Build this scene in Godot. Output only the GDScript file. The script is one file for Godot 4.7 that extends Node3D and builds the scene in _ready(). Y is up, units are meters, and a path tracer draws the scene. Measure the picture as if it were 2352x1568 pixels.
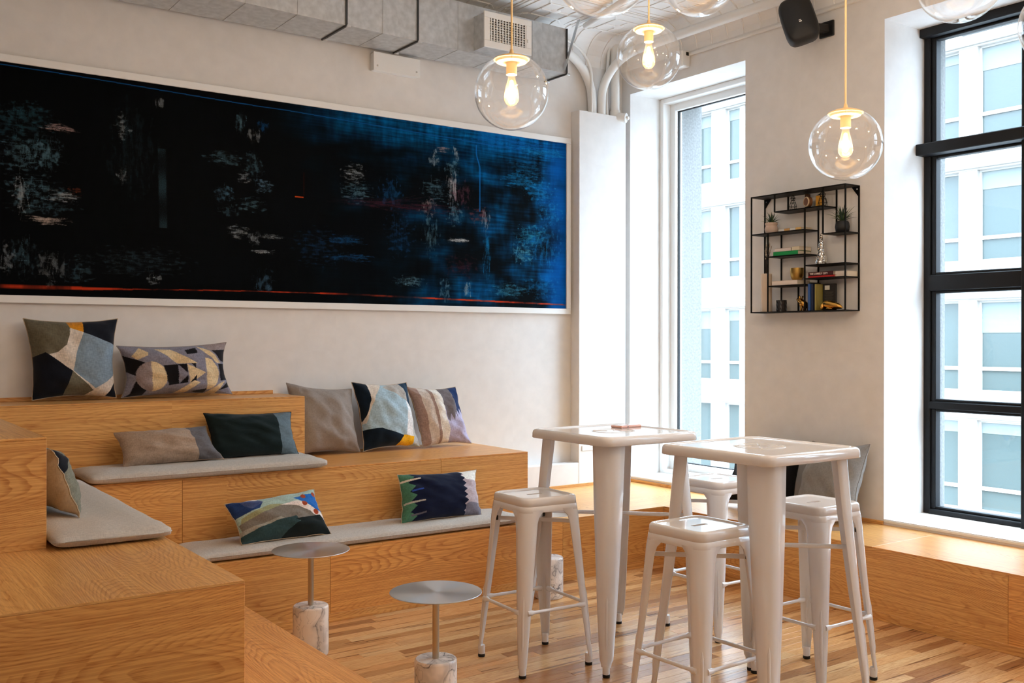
extends Node3D
# A cafe corner: oak tiered seating along two walls, white metal bar tables and stools, glass globe pendants,
# a large dark blue painting, two tall windows towards the building across the street.
# x runs along the painting wall towards the windows, -z runs into the painting wall, y is up.

const XB := 5.35      # room face of the window wall
const ZA := -6.05     # room face of the painting wall
const XL := -1.6      # room face of the far left wall
const ZF := 5.2       # room face of the wall behind the viewer
const YC := 3.86      # ceiling
const H1 := 0.387     # heights of the three tiers
const H2 := 0.774
const H3 := 1.161
const Z1 := -4.91     # fronts of the tiers along the painting wall
const Z2 := -5.28
const Z3 := -5.66
const XW := 4.72      # front of the window bench
const W1 := [-5.95, -4.76]   # window openings along z
const W2 := [-3.66, -2.45]
const W3 := [-1.36, -0.15]
const W4 := [0.95, 2.15]
const YS := 0.42      # window sill
const YT := 3.45      # window head

var rng := RandomNumberGenerator.new()
var used := {}
var M := {}

# ---------------------------------------------------------------- mesh builder
class MB:
	var v := PackedVector3Array()
	var t := PackedVector2Array()
	var s := PackedInt32Array()
	var xf := Transform3D()
	func tri(a: Vector3, b: Vector3, c: Vector3, g := -1, ua := Vector2.ZERO, ub := Vector2.ZERO, uc := Vector2.ZERO) -> void:
		v.append(xf * a); v.append(xf * b); v.append(xf * c)
		t.append(ua); t.append(ub); t.append(uc)
		s.append(g); s.append(g); s.append(g)
	func quad(a: Vector3, b: Vector3, c: Vector3, d: Vector3, g := -1, ua := Vector2.ZERO, ub := Vector2.ZERO, uc := Vector2.ZERO, ud := Vector2.ZERO) -> void:
		tri(a, b, c, g, ua, ub, uc)
		tri(a, c, d, g, ua, uc, ud)
	func away(a: Vector3, b: Vector3, c: Vector3, from: Vector3) -> bool:   # does a, b, c (clockwise) face away from a point
		return (c - a).cross(b - a).dot((a + b + c) / 3.0 - from) > 0.0
	func uvof(p: Vector3, n: int, grain: int, off: Vector2) -> Vector2:
		var o: Array = [[1, 2], [0, 2], [0, 1]][n]
		var u: int = o[0]
		var w: int = o[1]
		if w == grain:
			u = o[1]; w = o[0]
		return Vector2(p[u], -p[w]) + off
	func face(pts: Array, c: Vector3, n: int, grain: int, off: Vector2) -> void:
		var q: Array = pts.duplicate()
		if not away(q[0], q[1], q[2], c):
			q.reverse()
		for i in range(1, q.size() - 1):
			tri(q[0], q[i], q[i + 1], -1, uvof(q[0], n, grain, off), uvof(q[i], n, grain, off), uvof(q[i + 1], n, grain, off))
	func box(c: Vector3, sz: Vector3, b := 0.0, grain := 0, off := Vector2.ZERO) -> MB:   # chamfered box, uv in metres along the grain
		var h := sz * 0.5
		b = minf(b, minf(h.x, minf(h.y, h.z)) * 0.9)
		for n in 3:
			var p := (n + 1) % 3
			var q := (n + 2) % 3
			for sg in [-1.0, 1.0]:
				var pts := []
				for e in [[-1, -1], [1, -1], [1, 1], [-1, 1]]:
					var w := Vector3.ZERO
					w[n] = sg * h[n]; w[p] = e[0] * (h[p] - b); w[q] = e[1] * (h[q] - b)
					pts.append(c + w)
				face(pts, c, n, grain, off)
		if b > 0.0:
			for n in 3:   # edges along n
				var p := (n + 1) % 3
				var q := (n + 2) % 3
				for sp in [-1.0, 1.0]:
					for sq in [-1.0, 1.0]:
						var pts := []
						for e in [[0, -1], [0, 1], [1, 1], [1, -1]]:
							var w := Vector3.ZERO
							w[n] = e[1] * (h[n] - b)
							w[p] = sp * (h[p] - (b if e[0] else 0.0))
							w[q] = sq * (h[q] - (0.0 if e[0] else b))
							pts.append(c + w)
						face(pts, c, p, grain, off)
			for sx in [-1.0, 1.0]:
				for sy in [-1.0, 1.0]:
					for sz2 in [-1.0, 1.0]:
						face([c + Vector3(sx * h.x, sy * (h.y - b), sz2 * (h.z - b)), c + Vector3(sx * (h.x - b), sy * h.y, sz2 * (h.z - b)), c + Vector3(sx * (h.x - b), sy * (h.y - b), sz2 * h.z)], c, 0, grain, off)
		return self
	func span(a: Vector3, b: Vector3, bev := 0.0, grain := 0, off := Vector2.ZERO) -> MB:   # box between two corners
		return box((a + b) * 0.5, (b - a).abs(), bev, grain, off)
	func bar(a: Vector3, b: Vector3, w: float, d: float, bev := 0.0) -> MB:   # square bar from a to b
		var dir := (b - a).normalized()
		var up := Vector3.UP if absf(dir.y) < 0.95 else Vector3.RIGHT
		var x := dir.cross(up).normalized()
		var old := xf
		xf = old * Transform3D(Basis(x, x.cross(dir) * -1.0, dir), (a + b) * 0.5)
		if xf.basis.determinant() < 0:
			xf = old * Transform3D(Basis(-x, x.cross(dir) * -1.0, dir), (a + b) * 0.5)
		box(Vector3.ZERO, Vector3(w, d, a.distance_to(b)), bev, 2)
		xf = old
		return self
	func orient(first: int) -> void:   # turns everything from vertex first on so that it faces outwards
		var vol := 0.0
		var c := v[first]
		for i in range(first, v.size(), 3):
			vol += (v[i] - c).dot((v[i + 1] - c).cross(v[i + 2] - c))
		if vol > 0.0:
			for i in range(first, v.size(), 3):
				var a := v[i + 1]
				v[i + 1] = v[i + 2]; v[i + 2] = a
				var b := t[i + 1]
				t[i + 1] = t[i + 2]; t[i + 2] = b
	func tube(pts: Array, r: Variant, n := 10, cap := true) -> MB:   # round tube along points, r a number or one for each point
		var first := v.size()
		var rings := []
		var side := Vector3.ZERO
		var along := 0.0
		for i in pts.size():
			var d: Vector3 = (pts[mini(i + 1, pts.size() - 1)] - pts[maxi(i - 1, 0)]).normalized()
			if i == 0:
				side = d.cross(Vector3.UP if absf(d.y) < 0.9 else Vector3.RIGHT).normalized()
			side = (side - d * side.dot(d)).normalized()
			var up := d.cross(side)
			var rr: float = r[i] if r is Array else r
			if i > 0:
				along += pts[i].distance_to(pts[i - 1])
			var ring := []
			for k in n + 1:
				var a := TAU * k / n
				ring.append([pts[i] + (side * cos(a) + up * sin(a)) * rr, Vector2(float(k) / n, along)])
			rings.append(ring)
		loft(rings, 1)
		if cap:
			for e in [0, rings.size() - 1]:
				for k in n:
					var a: Array = rings[e][k]
					var b: Array = rings[e][k + 1]
					if e == 0:
						tri(pts[e], b[0], a[0], 2, Vector2(0.5, 0.5), b[1], a[1])
					else:
						tri(pts[e], a[0], b[0], 2, Vector2(0.5, 0.5), a[1], b[1])
		orient(first)
		return self
	func loft(rings: Array, g := 1) -> void:   # rings of [point, uv], joined in order
		for i in rings.size() - 1:
			for k in rings[i].size() - 1:
				var a: Array = rings[i][k]
				var b: Array = rings[i][k + 1]
				var c: Array = rings[i + 1][k + 1]
				var d: Array = rings[i + 1][k]
				quad(a[0], b[0], c[0], d[0], g, a[1], b[1], c[1], d[1])
	func lathe(profile: Array, n := 32, uvr := 1.0) -> MB:   # profile of Vector2(radius, height) round y, sharp where it bends
		var first := v.size()
		var g := 10
		var along := 0.0
		for i in profile.size() - 1:
			var p: Vector2 = profile[i]
			var q: Vector2 = profile[i + 1]
			if i > 0:
				var o: Vector2 = profile[i - 1]
				if absf((p - o).angle_to(q - p)) > 0.6:
					g += 1
			var l := p.distance_to(q)
			for k in n:
				var a := TAU * k / n
				var b := TAU * (k + 1) / n
				var da := Vector3(cos(a), 0, sin(a))
				var db := Vector3(cos(b), 0, sin(b))
				var u0 := uvr * k / n
				var u1 := uvr * (k + 1) / n
				var pa := da * p.x + Vector3.UP * p.y
				var pb := db * p.x + Vector3.UP * p.y
				var qa := da * q.x + Vector3.UP * q.y
				var qb := db * q.x + Vector3.UP * q.y
				if p.x > 1e-6:
					tri(pa, pb, qb, g, Vector2(u0, along), Vector2(u1, along), Vector2(u1, along + l))
				if q.x > 1e-6:
					tri(pa, qb, qa, g, Vector2(u0, along), Vector2(u1, along + l), Vector2(u0, along + l))
			along += l
		orient(first)
		return self
	func ball(c: Vector3, r: Vector3, n := 12) -> MB:
		var first := v.size()
		var rings := []
		for i in n / 2 + 1:
			var th := PI * i / (n / 2)
			var ring := []
			for k in n + 1:
				var a := TAU * k / n
				ring.append([c + Vector3(sin(th) * cos(a), cos(th), sin(th) * sin(a)) * r, Vector2(float(k) / n, float(i) / (n / 2))])
			rings.append(ring)
		loft(rings, 1)
		orient(first)
		return self
	func prism(poly: PackedVector2Array, z0: float, z1: float) -> MB:   # outline in x, y, pulled along z
		var first := v.size()
		var idx := Geometry2D.triangulate_polygon(poly)
		for i in range(0, idx.size(), 3):
			var a := poly[idx[i]]
			var b := poly[idx[i + 1]]
			var c := poly[idx[i + 2]]
			if (b - a).cross(c - a) < 0:
				var w := b
				b = c; c = w
			tri(Vector3(a.x, a.y, z1), Vector3(b.x, b.y, z1), Vector3(c.x, c.y, z1), -1, a, b, c)
			tri(Vector3(a.x, a.y, z0), Vector3(c.x, c.y, z0), Vector3(b.x, b.y, z0), -1, a, c, b)
		var sgn := 1.0
		var area := 0.0
		for i in poly.size():
			area += poly[i].cross(poly[(i + 1) % poly.size()])
		sgn = signf(area)
		var along := 0.0
		for i in poly.size():
			var a := poly[i]
			var b := poly[(i + 1) % poly.size()]
			if sgn < 0:
				var w := a
				a = b; b = w
			var l := a.distance_to(b)
			quad(Vector3(a.x, a.y, z0), Vector3(b.x, b.y, z0), Vector3(b.x, b.y, z1), Vector3(a.x, a.y, z1), -1, Vector2(along, z0), Vector2(along + l, z0), Vector2(along + l, z1), Vector2(along, z1))
			along += l
		orient(first)
		return self
	func mesh() -> ArrayMesh:
		var st := SurfaceTool.new()
		st.begin(Mesh.PRIMITIVE_TRIANGLES)
		for i in v.size():
			st.set_smooth_group(s[i] if s[i] >= 0 else 4294967295)
			st.set_uv(t[i])
			st.add_vertex(v[i])
		st.generate_normals()
		return st.commit()

# ---------------------------------------------------------------- naming and adding
func numbered(called: String) -> String:
	var n: int = used.get(called, 0)
	used[called] = n + 1
	return called if n == 0 else "%s_%03d" % [called, n]

func obj(called: String, m: Variant, material: Material, parent: Node = null) -> MeshInstance3D:
	var o := MeshInstance3D.new()
	o.mesh = m.mesh() if m is MB else m
	o.material_override = material
	o.name = numbered(called) if parent == null else called
	(self if parent == null else parent).add_child(o, true)
	return o

func thing(called: String, label: String, category: String, at := Vector3.ZERO, turn := 0.0, group := "") -> Node3D:
	var o := Node3D.new()
	o.name = numbered(called)
	add_child(o)
	o.position = at
	o.rotation.y = turn
	tag(o, label, category, group)
	return o

func tag(o: Node3D, label: String, category: String, group := "") -> Node3D:
	o.set_meta("label", label)
	o.set_meta("category", category)
	if group:
		o.set_meta("group", group)
	return o

func struct(called: String, label := "", category := "") -> Node3D:
	var o := Node3D.new()
	o.name = called
	add_child(o)
	o.set_meta("kind", "structure")
	if label:
		o.set_meta("label", label)
	if category:
		o.set_meta("category", category)
	return o

func copy(o: Node3D, at: Vector3, turn: float, label: String, group := "") -> Node3D:
	var c: Node3D = o.duplicate()
	c.name = numbered(String(o.name).rstrip("0123456789").rstrip("_"))
	add_child(c)
	c.position = at
	c.rotation.y = turn
	c.set_meta("label", label)
	if group:
		c.set_meta("group", group)
	return c

# ---------------------------------------------------------------- materials
func mat(col: Color, rough := 0.6, metal := 0.0) -> StandardMaterial3D:
	var m := StandardMaterial3D.new()
	m.albedo_color = col
	m.roughness = rough
	m.metallic = metal
	return m

func rgb(r: int, g: int, b: int) -> Color:
	return Color8(r, g, b)

func tex(im: Image) -> ImageTexture:
	return ImageTexture.create_from_image(im)

func noise(sd: int, freq: float, oct := 1, kind := FastNoiseLite.TYPE_SIMPLEX_SMOOTH) -> FastNoiseLite:
	var n := FastNoiseLite.new()
	n.seed = sd
	n.frequency = freq
	n.noise_type = kind
	if oct > 1:
		n.fractal_type = FastNoiseLite.FRACTAL_FBM
		n.fractal_octaves = oct
	else:
		n.fractal_type = FastNoiseLite.FRACTAL_NONE
	return n

func put8(data: PackedByteArray, i: int, r: float, g: float, b: float) -> void:
	data[i] = int(clampf(r, 0.0, 255.0)); data[i + 1] = int(clampf(g, 0.0, 255.0)); data[i + 2] = int(clampf(b, 0.0, 255.0))

func wood_image(w: int, h: int, wm: float, hm: float, sd: int, light: Vector3, dark: Vector3, rings: float, streak: float) -> Image:
	# plain sawn veneer: contours of a long soft field give the cathedrals, stretched noise the pores
	var a := noise(sd, 1.0)
	var b := noise(sd + 1, 1.0, 2)
	var c := noise(sd + 2, 1.0)
	var data := PackedByteArray()
	data.resize(w * h * 3)
	for y in h:
		var ym := y * hm / h
		for x in w:
			var xm := x * wm / w
			var f := a.get_noise_2d(xm * 0.5, ym * 2.6) * rings + ym * rings * 3.2 + b.get_noise_2d(xm * 2.2, ym * 16.0) * 0.55
			var g := f - floorf(f)
			var ring := smoothstep(0.4, 0.92, g) * (1.0 - smoothstep(0.92, 1.0, g))
			var fine := b.get_noise_2d(xm * 1.5 + 7.0, ym * 95.0)
			var pore := c.get_noise_2d(xm * 14.0, ym * 420.0)
			var tone := 0.2 + ring * (0.22 + 0.3 * b.get_noise_2d(xm * 0.7 + 30.0, ym * 3.0)) + fine * 0.42 + maxf(0.0, pore) * streak * (0.35 + ring * 0.7)
			var k := (y * w + x) * 3
			tone = clampf(tone, 0.0, 1.0)
			data[k] = int(lerpf(light.x, dark.x, tone)); data[k + 1] = int(lerpf(light.y, dark.y, tone)); data[k + 2] = int(lerpf(light.z, dark.z, tone))
	return Image.create_from_data(w, h, false, Image.FORMAT_RGB8, data)

func plank_image(w: int, h: int) -> Image:
	# floor strips: long streaks, some dark mineral lines
	var a := noise(71, 1.0, 3)
	var b := noise(72, 1.0, 2)
	var data := PackedByteArray()
	data.resize(w * h * 3)
	for y in h:
		var ym := y * 0.8 / h
		for x in w:
			var xm := x * 2.4 / w
			var f := a.get_noise_2d(xm * 1.6, ym * 26.0) * 2.6 + b.get_noise_2d(xm * 0.9, ym * 9.0) * 1.6
			var g := f - floorf(f)
			var tone := smoothstep(0.3, 1.0, g) * 0.5 + maxf(0.0, b.get_noise_2d(xm * 9.0, ym * 300.0)) * 0.5
			var mineral := smoothstep(0.42, 0.62, b.get_noise_2d(xm * 1.1 + 40.0, ym * 22.0 + 9.0)) * 0.75
			var k := (y * w + x) * 3
			tone = clampf(tone, 0.0, 1.0)
			data[k] = int(lerpf(lerpf(228, 188, tone), 112, mineral)); data[k + 1] = int(lerpf(lerpf(190, 142, tone), 76, mineral)); data[k + 2] = int(lerpf(lerpf(142, 96, tone), 50, mineral))
	return Image.create_from_data(w, h, false, Image.FORMAT_RGB8, data)

func marble_image(w: int, h: int) -> Image:
	var a := noise(31, 1.0, 4)
	var b := noise(32, 1.0, 3)
	var data := PackedByteArray()
	data.resize(w * h * 3)
	for y in h:
		var ym := y * 0.5 / h
		for x in w:
			# wrapped round a cylinder so that it joins
			var an := TAU * x / w
			var p := Vector3(cos(an), sin(an), 0) * 0.085
			var n1 := a.get_noise_3d(p.x * 5.0 + 3.0, ym * 9.0, p.y * 5.0)
			var n2 := b.get_noise_3d(p.x * 12.0, ym * 16.0 + n1 * 2.0, p.y * 12.0 + 7.0)
			var vein := 1.0 - smoothstep(0.0, 0.09, absf(n1 * 1.3 + n2 * 0.35))
			var soft := 1.0 - smoothstep(0.0, 0.35, absf(n1 + 0.12))
			var patch := smoothstep(0.05, 0.4, n2)
			var tone := clampf(vein * 0.7 * (0.4 + patch) + soft * 0.2 + (1.0 - smoothstep(0.0, 0.05, absf(n2))) * 0.22, 0.0, 0.8)
			var k := (y * w + x) * 3
			data[k] = int(lerpf(250, 84, tone)); data[k + 1] = int(lerpf(247, 82, tone)); data[k + 2] = int(lerpf(244, 86, tone))
	return Image.create_from_data(w, h, false, Image.FORMAT_RGB8, data)

func speckle_image(n: int, freq: float, sd: int, lo: float, hi: float, warp := 1.0) -> Image:   # grey grain for tinting
	var a := noise(sd, freq, 3)
	var data := PackedByteArray()
	data.resize(n * n * 3)
	for y in n:
		for x in n:
			var g := lerpf(lo, hi, a.get_noise_2d(x, y * warp) * 0.5 + 0.5) * 255.0
			var k := (y * n + x) * 3
			data[k] = int(g); data[k + 1] = int(g); data[k + 2] = int(g)
	return Image.create_from_data(n, n, false, Image.FORMAT_RGB8, data)

func weave_image(n: int) -> Image:   # crossing threads of a linen cloth, uneven in tone
	var a := noise(91, 1.0)
	var data := PackedByteArray()
	data.resize(n * n * 3)
	for y in n:
		for x in n:
			var warp := a.get_noise_2d(x * 0.9, y * 0.03)
			var weft := a.get_noise_2d(x * 0.03 + 500.0, y * 0.9)
			var g := 0.86 + 0.09 * warp + 0.09 * weft + 0.04 * (1.0 if (x / 2 + y / 2) % 2 == 0 else -1.0)
			var k := (y * n + x) * 3
			var q := int(clampf(g, 0.0, 1.0) * 255.0)
			data[k] = q; data[k + 1] = q; data[k + 2] = q
	return Image.create_from_data(n, n, false, Image.FORMAT_RGB8, data)

func cloth(col: Color, t: Texture2D, scale := 6.0) -> StandardMaterial3D:
	var m := mat(col, 0.95)
	m.albedo_texture = t
	m.uv1_triplanar = true
	m.uv1_scale = Vector3(scale, scale, scale)
	m.heightmap_enabled = true
	m.heightmap_texture = t
	m.heightmap_scale = 0.06
	m.rim_enabled = true
	m.rim = 0.25
	m.rim_tint = 0.6
	m.metallic_specular = 0.3
	return m

func make_materials() -> void:
	var oak := tex(wood_image(2048, 512, 2.5, 0.625, 5, Vector3(236, 184, 114), Vector3(182, 118, 58), 17.0, 0.7))
	for k in 4:
		var m := mat([Color(0.98, 0.96, 0.93), Color(1.0, 0.985, 0.95), Color(0.95, 0.92, 0.88), Color(1.0, 0.94, 0.87)][k], 0.33)
		m.albedo_texture = oak
		m.uv1_scale = Vector3(1 / 2.5, 1 / 0.625, 1)
		m.heightmap_enabled = true
		m.heightmap_texture = oak
		m.heightmap_scale = 0.015
		M["oak%d" % k] = m
	var pl := tex(plank_image(1536, 512))
	for k in 6:
		var m := mat([rgb(240, 226, 212), rgb(255, 250, 242), rgb(218, 194, 172), rgb(250, 226, 202), rgb(192, 166, 146), rgb(255, 240, 222)][k], 0.24)
		m.albedo_texture = pl
		m.uv1_scale = Vector3(1 / 2.4, 1 / 0.8, 1)
		M["plank%d" % k] = m
	M.floor_base = mat(rgb(58, 34, 18), 0.7)
	var plaster := tex(speckle_image(512, 0.02, 12, 0.96, 1.0))
	var fine := tex(speckle_image(256, 0.35, 13, 0.2, 0.8))
	M.wall = mat(rgb(232, 229, 226), 0.72)
	M.wall.albedo_texture = plaster
	M.wall.uv1_triplanar = true
	M.wall.uv1_world_triplanar = true
	M.wall.uv1_scale = Vector3(0.7, 0.7, 0.7)
	M.trim = mat(rgb(236, 236, 234), 0.42)
	M.ceiling = mat(rgb(244, 242, 240), 0.5)
	M.pipe = mat(rgb(230, 228, 224), 0.5)
	M.stone = mat(rgb(132, 132, 130), 0.9)
	M.stone.albedo_texture = tex(speckle_image(256, 0.06, 14, 0.7, 1.0))
	M.stone.uv1_triplanar = true
	M.stone.uv1_scale = Vector3(3, 3, 3)
	M.black_frame = mat(rgb(20, 21, 24), 0.5)
	M.black_frame.metallic_specular = 0.35
	M.black_metal = mat(rgb(10, 10, 11), 0.5)
	M.black_metal.metallic_specular = 0.3
	M.black_plastic = mat(rgb(14, 14, 15), 0.5)
	M.rubber = mat(rgb(16, 16, 16), 0.7)
	M.glass = mat(Color(1, 1, 1, 0.01), 0.02)
	M.glass.transparency = BaseMaterial3D.TRANSPARENCY_ALPHA
	M.globe = mat(Color(1, 1, 1, 0.002), 0.01)
	M.globe.transparency = BaseMaterial3D.TRANSPARENCY_ALPHA
	M.white_enamel = mat(rgb(230, 227, 226), 0.1)
	M.white_enamel.clearcoat_enabled = true
	M.white_enamel.clearcoat = 0.5
	M.white_enamel.clearcoat_roughness = 0.03
	var galv := tex(speckle_image(512, 0.012, 15, 0.84, 1.0))
	M.galvanised = mat(rgb(214, 216, 217), 0.4, 0.55)
	M.galvanised.albedo_texture = galv
	M.galvanised.uv1_triplanar = true
	M.galvanised.uv1_scale = Vector3(2.5, 2.5, 2.5)
	M.galvanised.roughness_texture = tex(speckle_image(256, 0.03, 16, 0.75, 1.0))
	M.galvanised_dark = mat(rgb(70, 72, 74), 0.5, 0.6)
	M.steel = mat(rgb(205, 206, 207), 0.3, 1.0)
	M.steel.anisotropy_enabled = true
	M.steel.anisotropy = 0.85
	M.post = mat(rgb(190, 180, 162), 0.32, 1.0)
	M.marble = mat(rgb(255, 250, 246), 0.25)
	M.marble.albedo_texture = tex(marble_image(512, 512))
	M.cap_cream = mat(rgb(214, 180, 128), 0.5)
	M.cord_cream = mat(rgb(232, 200, 148), 0.7)
	M.bulb_glass = mat(Color(1.0, 0.82, 0.5, 0.03), 0.02)
	M.bulb_glass.transparency = BaseMaterial3D.TRANSPARENCY_ALPHA
	M.filament = mat(rgb(255, 220, 150), 0.4)
	M.filament.emission_enabled = true
	M.filament.emission = Color(1.0, 0.83, 0.5)
	M.filament.emission_energy_multiplier = 9.0
	var linen := tex(weave_image(512))
	M.linen_tex = linen
	M.linen = cloth(rgb(222, 213, 202), linen, 3.0)
	M.linen_grey = cloth(rgb(170, 158, 150), linen, 3.0)
	M.linen_taupe = cloth(rgb(176, 152, 132), linen, 3.5)
	M.linen_cream = cloth(rgb(214, 192, 164), linen, 3.5)
	M.linen_black = cloth(rgb(20, 20, 24), linen, 3.5)
	M.linen_slate = cloth(rgb(158, 154, 150), linen, 3.0)
	M.facade = mat(rgb(166, 160, 153), 0.75)
	M.facade_frame = mat(rgb(172, 167, 161), 0.6)
	M.facade_glass = mat(rgb(74, 84, 82), 0.14)
	M.facade_blind = mat(rgb(112, 120, 117), 0.6)
	M.street = mat(rgb(165, 165, 165), 0.9)
	M.gold = mat(rgb(214, 160, 78), 0.22, 1.0)
	M.brass = mat(rgb(190, 152, 82), 0.3, 1.0)
	M.mirror = mat(rgb(226, 226, 224), 0.12, 1.0)
	M.pink = mat(rgb(226, 176, 162), 0.4)
	M.chrome = mat(rgb(210, 210, 210), 0.18, 1.0)

const LAMP := 0.2

func _ready() -> void:
	var cam := Camera3D.new()
	cam.name = "camera"
	cam.position = Vector3(0, 1.5, 0)
	cam.rotation_degrees = Vector3(-0.068, -35.253, 0.086)
	cam.fov = 37.62
	cam.near = 0.05
	cam.far = 400.0
	add_child(cam)
	cam.current = true
	var env := Environment.new()
	env.background_mode = Environment.BG_SKY
	env.sky = Sky.new()
	var sky := ProceduralSkyMaterial.new()
	sky.sky_top_color = Color(0.82, 0.92, 1.0)
	sky.sky_horizon_color = Color(0.42, 0.47, 0.52)
	sky.sky_curve = 0.6
	sky.ground_bottom_color = Color(0.5, 0.5, 0.5)
	sky.ground_horizon_color = Color(0.75, 0.77, 0.78)
	sky.sky_energy_multiplier = 3.8
	sky.ground_energy_multiplier = 1.0
	env.sky.sky_material = sky
	env.tonemap_mode = Environment.TONE_MAPPER_LINEAR
	env.tonemap_exposure = 1.28
	env.sdfgi_enabled = true
	env.ssao_enabled = true
	env.ssil_enabled = true
	var we := WorldEnvironment.new()
	we.environment = env
	add_child(we)
	rng.seed = 4
	make_materials()
	wall_pieces()
	floor_and_ceiling()
	windows()
	across_the_street()
	tiers()
	furniture()
	painting()
	textiles()
	services()
	pendants()
	shelf()

# ---------------------------------------------------------------- the setting
func wall_pieces() -> void:
	var back := struct("wall_back")
	obj("wall_panel", MB.new().span(Vector3(XL - 0.3, -0.2, ZA - 0.3), Vector3(XB + 0.73, YC + 0.3, ZA)), M.wall, back)
	var left := struct("wall_left")
	obj("wall_panel", MB.new().span(Vector3(XL - 0.3, -0.2, ZA), Vector3(XL, YC + 0.3, ZF + 0.3)), M.wall, left)
	var rear := struct("wall_rear")
	obj("wall_panel", MB.new().span(Vector3(XL, -0.2, ZF), Vector3(XB + 0.73, YC + 0.3, ZF + 0.3)), M.wall, rear)
	var right := struct("wall_right")
	var edges := [ZA] + W1 + W2 + W3 + W4 + [ZF]
	for i in range(0, edges.size(), 2):
		obj("pier", MB.new().span(Vector3(XB, -0.2, edges[i]), Vector3(XB + 0.48, YC + 0.3, edges[i + 1])), M.wall, right)
		var a: float = 0.0 if i == 0 else (0.08 if i == 2 else 0.03)
		var b: float = 0.08 if i == 0 else (0.03 if i + 2 < edges.size() else 0.0)
		obj("stone_jamb", MB.new().span(Vector3(XB + 0.48, -9.0, edges[i] - a), Vector3(XB + (0.72 if i == 0 else 0.6), YC + 0.3, edges[i + 1] + b)), M.stone, right)
	for w in [W1, W2, W3, W4]:
		obj("spandrel", MB.new().span(Vector3(XB, -0.2, w[0]), Vector3(XB + 0.48, YS, w[1])), M.wall, right)
		obj("lintel", MB.new().span(Vector3(XB, YT, w[0]), Vector3(XB + 0.48, YC + 0.3, w[1])), M.wall, right)
		obj("stone_sill", MB.new().span(Vector3(XB + 0.48, -0.2, w[0] + 0.08), Vector3(XB + 0.72, YS - 0.02, w[1] - 0.08)), M.stone, right)
		obj("stone_head", MB.new().span(Vector3(XB + 0.48, YT, w[0] + 0.08), Vector3(XB + 0.72, YC + 0.3, w[1] - 0.08)), M.stone, right)
	# boxed-in pipes in the corner and the ledge at the foot of the painting wall
	var chase := struct("wall_chase")
	obj("wall_panel", MB.new().span(Vector3(4.83, H1, ZA), Vector3(5.306, 3.26, ZA + 0.1), 0.004), M.wall, chase)
	var plate := MB.new().span(Vector3(4.86, 0.655, ZA + 0.1), Vector3(5.02, 0.695, ZA + 0.106), 0.002)
	obj("cover_plate", plate, M.trim, chase)
	var ledge := struct("baseboard_back")
	obj("ledge", MB.new().span(Vector3(3.86, H1, ZA), Vector3(XB, 0.568, ZA + 0.098), 0.004), M.wall, ledge)

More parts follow.
